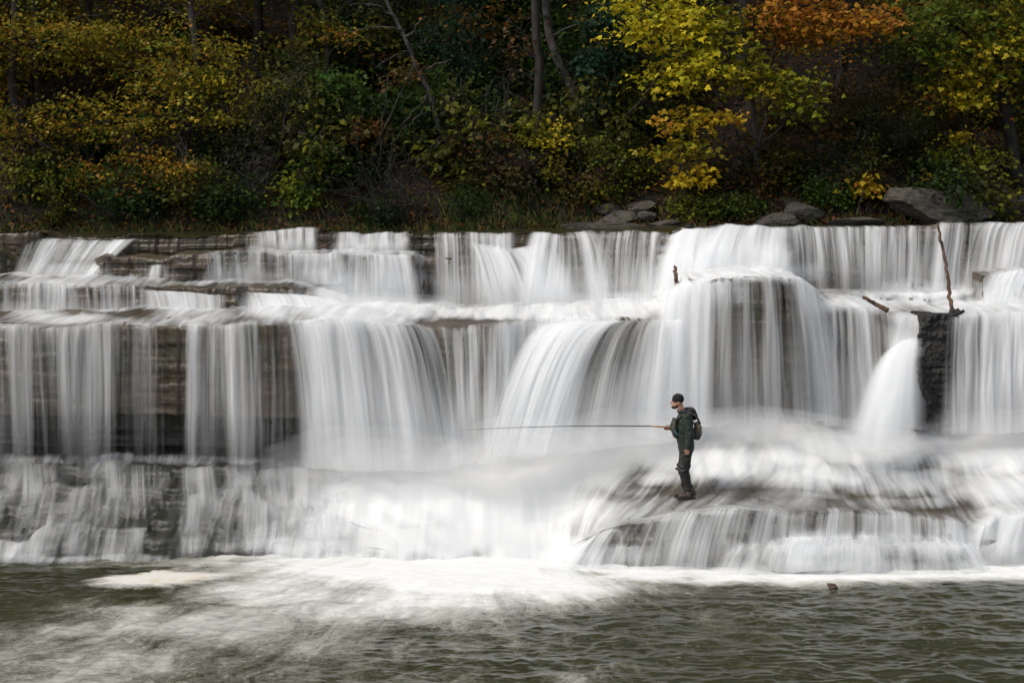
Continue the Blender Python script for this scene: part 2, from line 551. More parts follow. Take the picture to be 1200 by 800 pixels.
def curtain(label, top, bot, dens, con=2.6, con_b=1.2, dens_b=0.35, p=1.75, back=0.35, rope=0.065, seed=0, ends=0.06, layers=2, nt=44, head=0.85, fade=0.55, mat='fall', foot=1.0):
    """a sheet of falling water from the line TOP to the line BOT; DENS: [(share along the lip, cover)]"""
    L = abs(top[-1, 0] - top[0, 0])
    n = int(max(24, min(420, L / 0.022)))
    T0, B0 = resample(top, n), resample(bot, n)
    T0[:, 1] = np.convolve(np.pad(T0[:, 1], 6, 'edge'), np.ones(13) / 13, 'valid')
    s = np.linspace(0, 1, n)
    d0 = np.interp(s, [a for a, b in dens], [b for a, b in dens])
    d0 = np.where(d0 < .9, d0 * .86 - .04, d0)
    for q in np.linspace(0, n - 1, 26).astype(int):
        FEET.append((B0[q, 0], B0[q, 1] - .1, B0[q, 2], float(np.clip(d0[q] * 1.1 + .2, .15, 1)) * foot))
    allV, allF, allUV, aD, aC, aE = [], [], [], [], [], []
    base = 0
    for lay in range(layers):
        sd = seed * 13 + lay * 5
        T, B = T0.copy(), B0.copy()
        T[:, 1] += 0.09 * lay
        B[:, 1] += 0.20 * lay
        B[:, 2] += 0.15 * (fbm(s * L * 2.2, seed=sd + 3) - 0.5) * 2 * 0.5
        T[:, 2] += 0.025 * (fbm(s * L * 3, seed=sd + 4) - 0.5)
        k = 5
        ts = np.concatenate([np.linspace(-1, 0, k, endpoint=False), np.linspace(0, 1, nt)])
        tt = np.clip(ts, 0, 1)[:, None]
        tb = np.clip(-ts, 0, 1)[:, None]
        x = T[None, :, 0] + (B - T)[None, :, 0] * tt
        y = T[None, :, 1] + (B - T)[None, :, 1] * tt + back * tb
        z = T[None, :, 2] + (B - T)[None, :, 2] * tt ** p + 0.03 * tb ** 2
        rp = fbm(s[None, :] * L * 5.0 + 0 * tt, tt * 0.8, seed=sd + 1) - 0.5
        rp2 = fbm(s[None, :] * L * 1.3, tt * 0.5, seed=sd + 2) - 0.5
        y = y - (rope * rp * 2 + rope * 2.2 * rp2) * sstep(0, 0.3, tt)
        # strands wander sideways a little as they fall
        x = x + (0.20 * (fbm(s[None, :] * L * 0.8, tt * 1.2, seed=sd + 6) - 0.5) + 0.10 * (fbm(s[None, :] * L * 2.6, tt * 1.5, seed=sd + 7) - 0.5)) * tt * min(1, (T[:, 2] - B[:, 2]).mean() / 2.2)
        H = (T[:, 2] - B[:, 2]).mean()
        u = np.broadcast_to(s[None, :] * L + 0.5 * fbm(s * L * 1.1, seed=sd + 12)[None, :] + 0.16 * fbm(s * L * 4, seed=sd + 13)[None, :], x.shape) + 31.7 * lay + seed * 3.3
        v = np.broadcast_to(tt * H - tb * 0.3, x.shape)
        dd = d0[None, :] * (head + (1 - head) * sstep(0, 0.15, tt)) + dens_b * sstep(0.45, 1.0, tt) ** 1.5 - 0.30 * lay
        dd = dd + 0.50 * (fbm(s[None, :] * L * 1.25, tt * 0.22, seed=sd + 8) - 0.5) * np.clip(1.5 - d0[None, :], 0, 1)
        dd = dd + .55 * (fbm(s[None, :] * L * 3.2, tt * 0.7, seed=sd + 14) - 0.5) * np.clip(1.45 - d0[None, :], 0, 1)
        cc = con * 1.12 + (con_b - con) * sstep(0.35, 1.0, tt) + 0 * dd
        en = min(.3, max(ends, .28 / max(L, .5)))
        sj = s[None, :] + .5 * en * (fbm(tt * 1.6, s[None, :] * 3, seed=sd + 10) - .5)
        ed = sstep(0, en, sj) * sstep(0, en, 1 - sj) * (1 - sstep(0.2, 1.0, tb))
        ragged = 1.0 - fade * sstep(0.62, 1.02, tt + 0.35 * (fbm(s * L * 4, seed=sd + 9) - 0.5)[None, :])
        ed = ed * ragged
        allV.append(np.stack([x, y, z], -1).reshape(-1, 3))
        allF.append(grid_faces(len(ts), n, base)[:, ::-1])
        base += len(ts) * n
        allUV.append(np.stack([u, v], -1).reshape(-1, 2))
        aD.append(dd.ravel())
        aC.append(cc.ravel())
        aE.append(ed.ravel())
    me = mesh_arrays('waterfall', np.concatenate(allV), np.concatenate(allF), smooth=True)
    uvmap(me, np.concatenate(allUV))
    attr(me, 'dens', np.concatenate(aD))
    attr(me, 'contrast', np.concatenate(aC))
    attr(me, 'edge', np.concatenate(aE))
    return tag(link('waterfall', me, M[mat]), label, kind='structure')


# --- the crest
curtain('white cascade sliding down broken rock at the far left of the crest', line([(28, 279, 33.45), (80, 281, 33.4), (150, 283, 33.2)]), line([(10, 328, 32.4), (60, 329, 32.4), (108, 329, 32.3)]), [(0, .35), (.3, .75), (.6, .6), (.8, .75), (1, .4)], seed=1, p=1.2)
curtain('narrow bright chute slanting between two dry slabs', line([(128, 281, 33.2), (160, 280, 33.0)]), line([(88, 329, 32.1), (112, 329, 32.1)]), [(0, .7), (.5, .95), (1, .6)], seed=2, p=1.1, ends=.25, con=1.5)
curtain('thin short fall over the upper slab', on_lip('crest', 283, 376), line([(286, 297, 32.3), (376, 297, 32.2)]), [(0, .45), (.5, .62), (1, .5)], seed=3, layers=1)
curtain('short bright fall beside the upper slab', on_lip('crest', 386, 482), line([(384, 297, 32.3), (482, 297, 32.2)]), [(0, .6), (.5, .72), (1, .75)], seed=4, layers=1)
curtain('streaky veil under the second slab', on_lip('second', 234, 408), line([(236, 331, 31.55), (408, 332, 31.5)]), [(0, .25), (.2, .42), (.45, .3), (.7, .6), (1, .85)], seed=5)
curtain('single trickle beside the dark overhang', line([(176, 309, 32.2), (192, 307, 32.1)]), line([(168, 329, 31.8), (192, 330, 31.8)]), [(0, .4), (.4, .8), (1, .1)], seed=6, layers=1, ends=.3)
curtain('rounded bright fall in the corner of the second slab', on_lip('second', 404, 484), line([(398, 366, 31.2), (498, 362, 31.3)]), [(0, .85), (.3, .62), (.6, .7), (1, .7)], seed=7)
curtain('thin dark streaked fall below the crest', on_lip('crest', 497, 606, dv=0), line([(500, 362, 31.8), (606, 362, 31.6)]), [(0, .3), (.2, .42), (.45, .36), (.7, .55), (1, .7)], seed=8)
curtain('bright strands bursting from a notch of the crest', line([(540, 283, 32.6), (600, 292, 32.4), (640, 286, 32.4)]), line([(560, 362, 31.4), (640, 362, 31.2), (690, 362, 31.2)]), [(0, .4), (.3, .75), (.7, .8), (1, .5)], seed=9)
curtain('broad bright fall in the middle of the crest', on_lip('crest', 620, 700), line([(594, 364, 31.2), (732, 360, 31.0)]), [(0, .7), (.4, .8), (.7, .6), (1, .8)], seed=10)
curtain('fan of fine separate strands at the middle of the crest', on_lip('crest', 698, 782), line([(694, 358, 31.0), (772, 352, 30.9)]), [(0, .62), (.3, .42), (.6, .46), (.9, .55), (1, .8)], seed=11, con=3.2)
curtain('thick white tongue pouring over the highest stone', on_lip('crest', 786, 846, dv=2), line([(756, 352, 30.4), (850, 326, 30.1)]), [(0, .95), (.5, .95), (.75, .7), (1, .7)], seed=12, con=1.4, foot=.5)
curtain('thick bright fall rolling over a rounded step of the crest', on_lip('crest', 838, 930), line([(806, 322, 30.2), (934, 318, 29.9)]), [(0, .95), (.35, .9), (.6, .8), (1, .65)], seed=13, con=1.7, foot=.4)
curtain('long smooth veil of fine grey streaks under the crest', on_lip('crest', 920, 1096), line([(930, 352, 31.0), (1092, 352, 31.1)]), [(0, .9), (.08, .5), (.3, .42), (.5, .52), (.75, .46), (.92, .34), (1, .5)], seed=14, con=3.0, dens_b=.1, p=1.9)
curtain('bright fall behind the upright driftwood pole', on_lip('crest', 1092, 1150), line([(1086, 350, 31.2), (1146, 350, 31.1)]), [(0, .9), (.35, .72), (.7, .5), (1, .4)], seed=15)
curtain('crossing strands at the right end of the crest', on_lip('crest', 1138, 1330), line([(1118, 350, 30.9), (1320, 330, 30.2)]), [(0, .55), (.15, .5), (.3, .75), (.5, .5), (1, .7)], seed=16)
curtain('rounded white hump below the right end of the crest', line([(1162, 320, 30.5), (1200, 316, 30.3), (1320, 318, 30.3)]), line([(1140, 368, 29.6), (1200, 368, 29.5), (1330, 368, 29.4)]), [(0, .8), (.3, .7), (1, .8)], seed=17, con=1.8)
# --- the third ledge, left
curtain('fringe of thin streaks along the long left ledge', on_lip('third', -160, 178), line([(-160, 376, 30.4), (178, 376, 30.4)]), [(0, .45), (.46, .45), (.6, .62), (.75, .4), (.9, .5), (1, .6)], seed=18)
curtain('bright stepped spill on the left ledge', line([(160, 340, 30.9), (215, 342, 30.85), (268, 346, 30.8)]), line([(170, 376, 30.1), (268, 377, 30.0)]), [(0, .6), (.4, .8), (1, .7)], seed=19, con=1.9)
curtain('bright spill in the crook of the left ledge', line([(278, 342, 30.8), (340, 345, 30.7), (402, 352, 30.8)]), line([(290, 377, 29.9), (420, 378, 29.6)]), [(0, .5), (.25, .75), (.6, .9), (1, .95)], seed=20, con=1.7)
# --- the main drop
curtain('thin threads of water over the dark brown wall at left', on_lip('main', -160, 352), line([(-160, 566, 26.7), (120, 566, 26.7), (352, 568, 26.6)]),
        [(0, .3), (.30, .22), (.34, .5), (.36, .25), (.40, .40), (.46, .48), (.49, .46), (.52, .48), (.545, .28), (.60, .1), (.63, .36), (.66, .30), (.69, .1), (.735, .12), (.75, .85), (.775, .5), (.80, .34), (.83, .52), (.86, .4), (.9, .24), (.95, .14), (.98, .2), (1, .6)], seed=21, con=1.9, con_b=1.7, dens_b=.0, p=1.9, fade=.85, foot=.55)
curtain('broad grey white curtain of the main drop', on_lip('main', 332, 510), line([(346, 548, 27.0), (450, 552, 26.9), (552, 550, 27.2)]), [(0, .6), (.15, .95), (.35, .8), (.55, .74), (.75, .66), (.93, .6), (1, .35)], seed=22, con=2.0)
curtain('narrow grey curtain under the brown lip', on_lip('main', 496, 612), line([(508, 546, 27.5), (606, 540, 27.5)]), [(0, .35), (.15, .22), (.3, .46), (.5, .56), (.62, .38), (.8, .62), (1, .8)], seed=23, con=2.6, head=.45, back=.05)
curtain('filled grey curtain in the recess beside the arching jet', on_lip('main', 596, 690), line([(590, 540, 27.9), (680, 534, 27.9)]), [(0, .62), (.4, .72), (1, .9)], seed=24, con=1.8)
curtain('white jet arching sideways from the lip of the main drop', line([(640, 378, 28.5), (690, 376, 28.2), (740, 377, 28.1)]), line([(562, 534, 26.9), (600, 534, 26.9), (650, 532, 26.9)]), [(0, .7), (.35, .98), (.7, .9), (1, .6)], seed=25, con=1.3, p=2.3, ends=.16)
curtain('wide fan of grey and white strands in the middle of the main drop', line([(700, 377, 28.2), (740, 377, 28.1), (785, 374, 28.1), (806, 366, 28.1)]), line([(612, 534, 27.0), (700, 528, 27.1), (770, 520, 27.2), (822, 508, 27.3)]), [(0, .9), (.2, .66), (.35, .58), (.5, .62), (.65, .56), (.85, .68), (1, .9)], seed=26, con=2.3, p=2.1)
curtain('thick white side of the domed fall', line([(770, 352, 28.6), (795, 334, 28.3), (836, 324, 28.1)]), line([(742, 524, 27.6), (790, 512, 27.5), (836, 500, 27.4)]), [(0, .7), (.5, .92), (1, .7)], seed=27, con=1.4, p=1.7, ends=.2)
curtain('domed fall with darker streaks down its centre', line([(806, 332, 28.15), (840, 323, 28.0), (900, 320, 27.9), (940, 326, 28.0), (962, 342, 28.3)]), line([(800, 500, 27.3), (850, 496, 27.3), (910, 496, 27.3), (950, 496, 27.4), (988, 498, 27.7)]), [(0, .9), (.2, .62), (.45, .50), (.7, .56), (.85, .8), (1, .85)], seed=28, con=2.3, con_b=1.8, dens_b=.12, p=1.9)
curtain('veil with dark slots beside the domed fall', on_lip('main', 958, 1086), line([(962, 500, 28.2), (1088, 504, 28.0)]), [(0, .8), (.1, .5), (.2, .24), (.3, .4), (.45, .7), (.6, .35), (.8, .6), (1, .8)], seed=29, con=2.2)
curtain('solid white jet leaping from the dark rock pillar', line([(1040, 412, 28.2), (1058, 400, 28.15), (1082, 396, 28.2)]), line([(984, 528, 26.6), (1040, 530, 26.6), (1086, 528, 26.7)]), [(0, .8), (.4, 1.05), (.75, .85), (1, .35)], seed=30, con=1.3, con_b=1.0, p=1.9, ends=.26, dens_b=.25, head=.8, back=.4)
curtain('white water spilling over the lip into the jet beside the dark pillar', on_lip('main', 1040, 1088, dv=0), line([(1034, 420, 28.15), (1086, 416, 28.15)]), [(0, .5), (.4, .8), (1, .8)], seed=35, con=1.6, ends=.2, foot=0, layers=1)
curtain('grey white fall right of the dark rock pillar', line([(1102, 372, 28.15), (1140, 368, 28.4), (1200, 366, 28.6), (1340, 368, 28.6)]), line([(1096, 508, 27.5), (1330, 504, 27.7)]), [(0, .12), (.05, .3), (.12, .55), (.2, .5), (.28, .85), (.38, .9), (1, .8)], seed=31, con=2.0)
# --- the lowest ledge
curtain('fine curtain over the front of the low rock shelf', on_lip('low', 672, 1140, out=.08), line([(636, 670, 24.33), (720, 672, 24.2), (900, 672, 24.14), (1000, 672, 24.14), (1150, 672, 24.35)]), [(0, .75), (.1, .6), (.2, .3), (.3, .52), (.42, .36), (.5, .6), (.7, .66), (.85, .62), (1, .8)], seed=32, con=2.6, con_b=2.0, p=1.5, rope=.03, dens_b=.2, head=.6)
curtain('second small white step in front of the low rock shelf', line([(850, 644, 24.15), (930, 632, 24.1), (1040, 629, 24.1), (1110, 632, 24.2), (1150, 645, 24.3)]), line([(830, 672, 23.95), (940, 672, 23.85), (1040, 670, 23.85), (1170, 670, 24.0)]), [(0, .45), (.3, .7), (.55, .62), (.72, .25), (.85, .3), (.92, .8), (1, .8)], seed=33, con=2.2, p=1.3, rope=.03)
curtain('white step at the right end of the low rock shelf', on_lip('low', 1130, 1340, out=.08), line([(1120, 664, 24.5), (1330, 664, 24.5)]), [(0, .8), (.15, .6), (.3, .75), (1, .8)], seed=34, con=2.0, p=1.4, rope=.03)

# --- small veils stepping down the broken ramp on the left
_ir = np.isin(SEG, ['ramp'])
_ru, _rv = UV(GX[_ir], GY[_ir], GZ[_ir])
_rp = np.stack([GX[_ir], GY[_ir], GZ[_ir]], -1)


def on_ramp(pts, out=.09):
    w = []
    for u, v in pts:
        d = (_ru - u) ** 2 + ((_rv - v) * 1.0) ** 2
        i = np.unravel_index(np.argmin(d), d.shape)
        q = _rp[i].copy()
        q[1] -= out
        q[2] += out * .5
        w.append(q)
    return np.array(w)


UD = {
    'a': [(-60, .4), (0, .36), (30, .5), (75, .36), (110, .56), (150, .5), (172, .2), (195, .06), (214, .2), (228, .72), (245, .6), (258, .34), (280, .66), (320, .6), (345, .74), (410, .85)],
    'b': [(-60, .4), (0, .34), (44, .62), (78, .44), (100, .5), (140, .42), (172, .3), (182, .08), (212, .1), (224, .76), (242, .4), (256, .16), (276, .5), (300, .76), (330, .5), (350, .7), (430, .88)],
    'c': [(-60, .5), (0, .4), (30, .6), (100, .6), (108, .3), (120, .56), (168, .55), (180, .12), (210, .12), (224, .72), (246, .2), (270, .3), (300, .72), (330, .6), (390, .84), (440, .9)],
}
TIERS = [
    ('a', [(-60, 545), (0, 541), (20, 540), (60, 550), (66, 543), (110, 538), (150, 546), (215, 552), (260, 548), (300, 556), (350, 550), (410, 560)], [(-60, 600), (0, 596), (60, 592), (110, 596), (160, 606), (215, 612), (260, 606), (330, 610), (420, 616)]),
    ('b', [(-60, 585), (0, 580), (30, 571), (80, 569), (84, 577), (125, 566), (165, 590), (215, 585), (250, 578), (290, 575), (330, 602), (390, 600), (430, 592)], [(-60, 636), (40, 634), (110, 636), (170, 640), (215, 648), (290, 648), (380, 648), (440, 648)]),
    ('c', [(-60, 628), (30, 640), (50, 618), (106, 616), (110, 624), (172, 622), (178, 632), (215, 632), (300, 622), (340, 608), (390, 609), (440, 615)], [(-60, 670), (40, 664), (110, 662), (170, 658), (290, 652), (440, 648)]),
]
for k, (nm, a_, b_) in enumerate(TIERS):
    ul = np.linspace(-60, 410, 60)
    ta = [(u, np.interp(u, [q[0] for q in a_], [q[1] for q in a_])) for u in ul]
    tb = [(u + 8 * math.sin(u * .05 + k), np.interp(u, [q[0] for q in b_], [q[1] for q in b_])) for u in ul]
    dl = [((u + 60) / 470, .72 * np.interp(u, [q[0] for q in UD[nm]], [q[1] for q in UD[nm]])) for u in ul]
    curtain('silky veil over the dark stepped ramp at the left', on_ramp(ta, .10), on_ramp(tb, .16), dl, seed=50 + k, con=1.4, con_b=1.1, p=1.25, rope=.02, ends=.05, head=.85, back=.15, nt=26, foot=.30, dens_b=-.05, fade=.75)

# ------------------------------------------------------------------ running water over the shelves (a skin that follows the rock)
i0 = int(np.argmax(SEG == 'tread')) - 1
SY = smooth_cols(smooth_rows(GY[i0:], 5), 10)
SZ = smooth_cols(smooth_rows(GZ[i0:], 5), 10)
SXX = GX[i0:]
ty, tz = np.gradient(SY, axis=0), np.gradient(SZ, axis=0)
ln = np.sqrt(ty ** 2 + tz ** 2) + 1e-6
ny, nz = tz / ln, -ty / ln            # towards the viewer and up
bill = fbm(SXX * 0.9, SY * 0.8, SZ * 0.8, seed=101, oct=2) - 0.5
rope = fbm(SXX * 7, SY * 0.5, SZ * 0.5, seed=102) - 0.5
# where the water runs white: patches of the photograph's froth, given at their own places on the rock
FROTH = [
    # shelf under the crest
    (70, 330, 130, 7, .65), (180, 332, 200, 4, .45), (90, 292, 50, 14, .35), (330, 298, 90, 3, .5), (440, 296, 60, 4, .7), (450, 330, 60, 22, .5),
    # main shelf, left
    (150, 377, 260, 7, .45), (70, 372, 60, 8, .8), (230, 372, 60, 8, .62), (420, 366, 90, 18, .98), (340, 362, 70, 16, .85), (395, 345, 40, 26, .9),
    # main shelf, middle
    (470, 364, 70, 12, 1), (570, 366, 120, 9, .9), (650, 366, 80, 12, 1), (730, 358, 80, 18, 1), (790, 345, 34, 40, 1), (870, 318, 90, 12, 1), (830, 335, 40, 20, .95), (800, 300, 26, 26, .9), (905, 300, 30, 20, .9),
    # main shelf, right
    (1010, 354, 70, 12, .9), (1080, 346, 60, 16, 1), (1150, 362, 90, 12, .9), (1195, 345, 60, 30, 1),
    # thin film on the lower left ramp
    (150, 537, 240, 6, .5), (60, 600, 130, 60, .24), (140, 570, 80, 44, .24), (236, 600, 50, 60, .26), (300, 600, 60, 50, .34), (380, 610, 50, 50, .6), (350, 550, 60, 16, .4), (30, 540, 70, 8, .3), (120, 545, 40, 8, .34), (90, 655, 110, 6, .5), (330, 640, 80, 10, .6),
    # the plume below the middle
    (480, 590, 130, 55, 1.15), (420, 560, 50, 40, .9), (590, 590, 130, 65, 1.2), (670, 548, 80, 42, 1.15), (735, 528, 80, 26, 1.05), (620, 640, 80, 30, 1.1), (520, 640, 120, 24, 1.1), (400, 645, 100, 16, .8),
    # over the platform
    (880, 510, 110, 26, .9), (960, 530, 140, 30, 1.0), (1060, 520, 120, 26, .95), (1170, 530, 90, 40, 1.0), (850, 548, 90, 26, 1.0), (960, 560, 120, 16, .85), (1080, 565, 120, 18, .75), (1170, 575, 60, 24, .9), (800, 560, 60, 10, .7), (720, 575, 50, 12, .5), (900, 580, 120, 8, .45), (740, 600, 70, 18, .52), (860, 592, 150, 14, .52), (1060, 590, 80, 10, .55), (1180, 620, 50, 40, .8), (1100, 640, 60, 24, .85), (960, 645, 120, 16, .8), (1000, 632, 100, 12, .75), (830, 630, 120, 30, .42), (720, 650, 60, 16, .6), (690, 640, 26, 20, .5),
]


def froth(u, v, table):
    d = np.zeros_like(u)
    nu = u + 40 * (fbm(u * 0.02, v * 0.05, seed=110) - 0.5)
    nv = v + 12 * (fbm(u * 0.03, v * 0.06, seed=111) - 0.5)
    for (cu, cv, ru, rv, s) in table:
        q = ((nu - cu) / ru) ** 2 + ((nv - cv) / rv) ** 2
        d = np.maximum(d, s * np.exp(-np.clip(q, 0, 20) ** 1.6 * 0.7))
    return d


PX, PY, PZ = SXX, SY + ny * (0.035 + 0.03 * rope), SZ + nz * (0.035 + 0.03 * rope)
U_, V_ = UV(PX, PY, PZ)
den = froth(U_, V_, FROTH)
isr_ = smooth_rows((np.isin(SEG[i0:], ['ramp']))[:, None] * np.ones((1, NC)), 8)
arc0 = np.concatenate([np.zeros((1, NC)), np.cumsum(np.sqrt(np.diff(SY, axis=0) ** 2 + np.diff(SZ, axis=0) ** 2), 0)])
# froth thrown up where the curtains land
FT = np.array(FEET)
r_, c_ = np.arange(0, len(SY), 2), np.arange(0, NC, 4)
sub = np.stack([PX[r_][:, c_], PY[r_][:, c_], PZ[r_][:, c_]], -1)
hit = np.zeros(sub.shape[:2])
for q in FT:
    m0 = np.searchsorted(X[c_], q[0] - 1.3)
    m1 = np.searchsorted(X[c_], q[0] + 1.3)
    dq = sub[:, m0:m1] - q[:3]
    dd = (dq[..., 0] / .55) ** 2 + (dq[..., 1] / .55) ** 2 + (dq[..., 2] / .45) ** 2
    hit[:, m0:m1] = np.maximum(hit[:, m0:m1], q[3] * np.exp(-dd))
hit = np.stack([np.interp(X, X[c_], h) for h in hit])
hit = np.stack([np.interp(np.arange(len(SY)), r_, hit[:, k]) for k in range(NC)], 1)
hit = hit * (0.75 + 0.8 * (fbm(PX * 1.3, PY * 1.3, PZ, seed=113) - .5) * 2 * .5)
den = np.maximum(den, 1.05 * hit)
lift = np.clip(den - 0.55, 0, 1) * np.interp(PX, [-18, -.5, .8, 18], [1, 1, .4, .4])
hit = hit * np.where(isr_ > .3, np.interp(PX, [-18, 0, 1.5, 18], [1, 1, .5, .5]), 1)
strand = fbm(PX * 4.2 + .4 * fbm(PX, arc0 * .3, seed=118), arc0 * .45, seed=117, oct=2) - .5
# bare brown stone along one stretch of the main lip, and where a shelf stays dry
den = den * (1 - .85 * np.exp(-((U_ - 540) / 48) ** 4 - ((V_ - 383) / 8) ** 2))
# deep froth hides the small steps: there the skin follows the plain slope
big = smooth_rows(smooth_cols(lift, 20), 6)
ks = np.clip(sstep(.15, .45, big), 0, 1)
BY, BZ = smooth_cols(smooth_rows(GY[i0:], 60), 30), smooth_cols(smooth_rows(GZ[i0:], 60), 30)
isr = (np.isin(SEG[i0:], ['ramp']))[:, None] * 1.0
isr = smooth_rows(isr * np.ones((1, NC)), 8)
PY = PY + ny * .05 * isr * sstep(.45, .7, den)
PZ = PZ + nz * .05 * isr * sstep(.45, .7, den)
PY = PY + (BY + ny * .10 - PY) * ks * isr
PZ = PZ + (BZ + nz * .10 + .05 - PZ) * ks * isr
PY = PY + ny * (lift * (0.05 + 0.20 * bill) + hit * .07)
PZ = PZ + nz * lift * (0.05 + 0.20 * bill) + hit * .10
_sm = 1
sm = smooth_rows(isr_ * np.interp(X, [-18, -.4, .6, 18], [0, 0, 1, 1])[None], 4)
PY = PY + (smooth_cols(smooth_rows(PY, 8), 40) - PY) * sm
PZ = PZ + (smooth_cols(smooth_rows(PZ, 8), 40) + .012 - PZ) * sm
PY = PY + ny * strand * .06 * sstep(.5, .9, den)
PZ = PZ + nz * strand * .06 * sstep(.5, .9, den)
arc = np.concatenate([np.zeros((1, NC)), np.cumsum(np.sqrt(np.diff(PY, axis=0) ** 2 + np.diff(PZ, axis=0) ** 2), 0)])
me = mesh_arrays('running_water', np.stack([PX, PY, PZ], -1).reshape(-1, 3), grid_faces(len(SY), NC)[:, ::-1], smooth=True)
# streaks lean a little with the current
lean = 0.35 * (fbm(PX * 0.3, arc * 0.15, seed=112) - 0.5) * 2
sw = smooth_rows(np.isin(SEG[i0:], ['ramp'])[:, None] * np.ones((1, NC)), 10) * sstep(0.3, 1.6, PX) * sstep(6.5, 3.0, PX)
a0 = arc[int(np.argmax(SEG[i0:] == 'ramp'))][None]
uvmap(me, np.stack([PX + lean + 0.5 * sw * (arc - a0), arc], -1).reshape(-1, 2))
attr(me, 'dens', den.ravel() - 0.12)
sw_ = isr * sstep(0.3, 1.2, PX) * sstep(0.9, 0.4, den)
lr = isr * np.interp(X, [-18, -3.2, -2.0, 18], [1, 1, 0, 0])[None]
attr(me, 'contrast', (1.9 + 0.1 * lr + 0.3 * sw_ - 1.3 * np.clip(den - 0.3, 0, 0.9)).ravel())
attr(me, 'edge', sstep(0.05, 0.3, den).ravel())
tag(link('stream_water', me, M['run']), 'white water running over the shelves and frothing at the foot of each drop', kind='structure')


# ------------------------------------------------------------------ the pool
px = np.linspace(-17.5, 17.5, 1000)
py = np.concatenate([np.linspace(9.0, 14.5, 60, endpoint=False), np.linspace(14.5, 26.2, 520)])
gx, gy = np.meshgrid(px, py)
wav = fbm(gx * 1.7 + 0.6 * fbm(gx * .6, gy * .6, seed=131), gy * 3.2, seed=130, oct=3) - 0.5
rid = np.abs(fbm(gx * 2.6, gy * 4.8, seed=133, oct=4) - 0.5)
amp = np.interp(gy, [9, 22, 24.5, 26], [1.0, 1.0, 0.7, 0.5])
gz = 0.10 * wav * amp - 0.05 * rid * amp + 0.022 * amp * (fbm(gx * 3.4 + 1.5 * vn(gx, gy, seed=136), gy * 9.5, seed=135, oct=3) - .5)
pu, pv = UV(gx, gy, 0)
POOLF = [
    (560, 680, 200, 30, 1.2), (500, 704, 130, 20, 1.0), (640, 692, 70, 14, .8), (430, 656, 260, 9, 1.0), (600, 652, 200, 9, 1.0), (430, 668, 170, 18, 1.1), (330, 690, 110, 22, .85), (520, 700, 160, 18, .9), (640, 668, 70, 16, 1.0), (250, 662, 170, 4.5, .62), (80, 667, 60, 3, .45),
    (760, 670, 90, 12, 1.1), (900, 670, 150, 13, 1.1), (1060, 668, 150, 13, 1.1), (1200, 666, 130, 15, 1.1), (430, 714, 190, 26, .80), (240, 728, 190, 30, .68), (100, 770, 200, 40, .6), (330, 750, 160, 30, .5), (560, 712, 110, 14, .62), (120, 738, 160, 20, .5), (80, 760, 180, 40, .52), (60, 810, 200, 36, .62), (260, 780, 180, 40, .42), (420, 760, 150, 40, .34), (560, 740, 160, 40, .30), (680, 793, 60, 8, .5), (720, 778, 60, 6, .3), (500, 810, 200, 30, .34), (760, 735, 160, 40, .17), (900, 720, 240, 40, .22), (1100, 720, 160, 50, .2), (850, 780, 200, 40, .14), (700, 700, 60, 16, .34), (1000, 790, 300, 50, .07),
]
d = np.zeros_like(pu)
nu = pu + 60 * (fbm(gx * 0.9, gy * 1.6, seed=140) - 0.5)
nv = pv + 30 * (fbm(gx * 0.8, gy * 1.6, seed=141) - 0.5)
for (cu, cv, ru, rv, s) in POOLF:
    q = ((nu - cu) / ru) ** 2 + ((nv - cv) / rv) ** 2
    d = np.maximum(d, s * np.exp(-np.clip(q, 0, 20) ** 1.3 * 0.7))
# the froth line along the foot of the low ledge
yb_ = np.interp(gx, X, np.convolve(np.pad(yl['low'] - .3 - .42 * mid, 20, 'edge'), np.ones(41) / 41, 'valid'))
d = np.maximum(d, 1.15 * np.exp(-(np.clip(yb_ - gy, 0, 9) / (.42 + .5 * fbm(gx * 1.2, seed=142))) ** 2) * (gx > -2.5))
gz = gz * (1 - 0.5 * np.clip(d - .5, 0, 1)) + 0.05 * np.clip(d - 0.6, 0, 1) * (fbm(gx * 2, gy * 2, seed=143))
# flow lines: out of the plume, fanning towards the near left
cx, cy = -0.2, 27.5
ang = np.arctan2(gx - cx, cy - gy)
rad = np.hypot(gx - cx, cy - gy)
me = mesh_arrays('pool_water', np.stack([gx, gy, gz], -1).reshape(-1, 3), grid_faces(len(py), len(px)), smooth=True)
uvmap(me, np.stack([ang * 5.0 + 0.5 * (fbm(gx, gy, seed=144) - .5), rad], -1).reshape(-1, 2))
attr(me, 'foam', d.ravel())
N = NT('olive pool water')
co = N.n('ShaderNodeTexCoord').outputs['Object']
uv = N.n('ShaderNodeUVMap').outputs[0]
foam = N.n('ShaderNodeAttribute', attribute_name='foam').outputs['Fac']
s1 = N.noise(N.mapping(uv, (5.5, 1.1, 1)), 1.0, 5, 0.62, 0.5)
s2 = N.noise(N.mapping(uv, (2.2, 0.5, 1), (4, 4, 0)), 1.0, 3, 0.55, 0.3)
s3 = N.noise(N.mapping(co, (9, 18, 1)), 1.0, 6, 0.78, 1.2)
sv = N.math('ADD', N.math('ADD', N.math('MULTIPLY', s1, 0.36), N.math('MULTIPLY', s2, 0.22)), N.math('MULTIPLY', s3, 0.42))
fm = N.math('ADD', N.math('MULTIPLY', N.math('SUBTRACT', sv, 0.5), 2.2), N.math('SUBTRACT', foam, 0.14))
fl = N.math('MULTIPLY', N.math('SUBTRACT', N.noise(N.mapping(co, (4.5, 12, 1), (2, 9, 0)), 1.0, 6, 0.75, 1.5), 0.60), 3.2)
fm = N.math('MAXIMUM', fm, N.math('ADD', fl, N.math('MULTIPLY', foam, 0.25)))
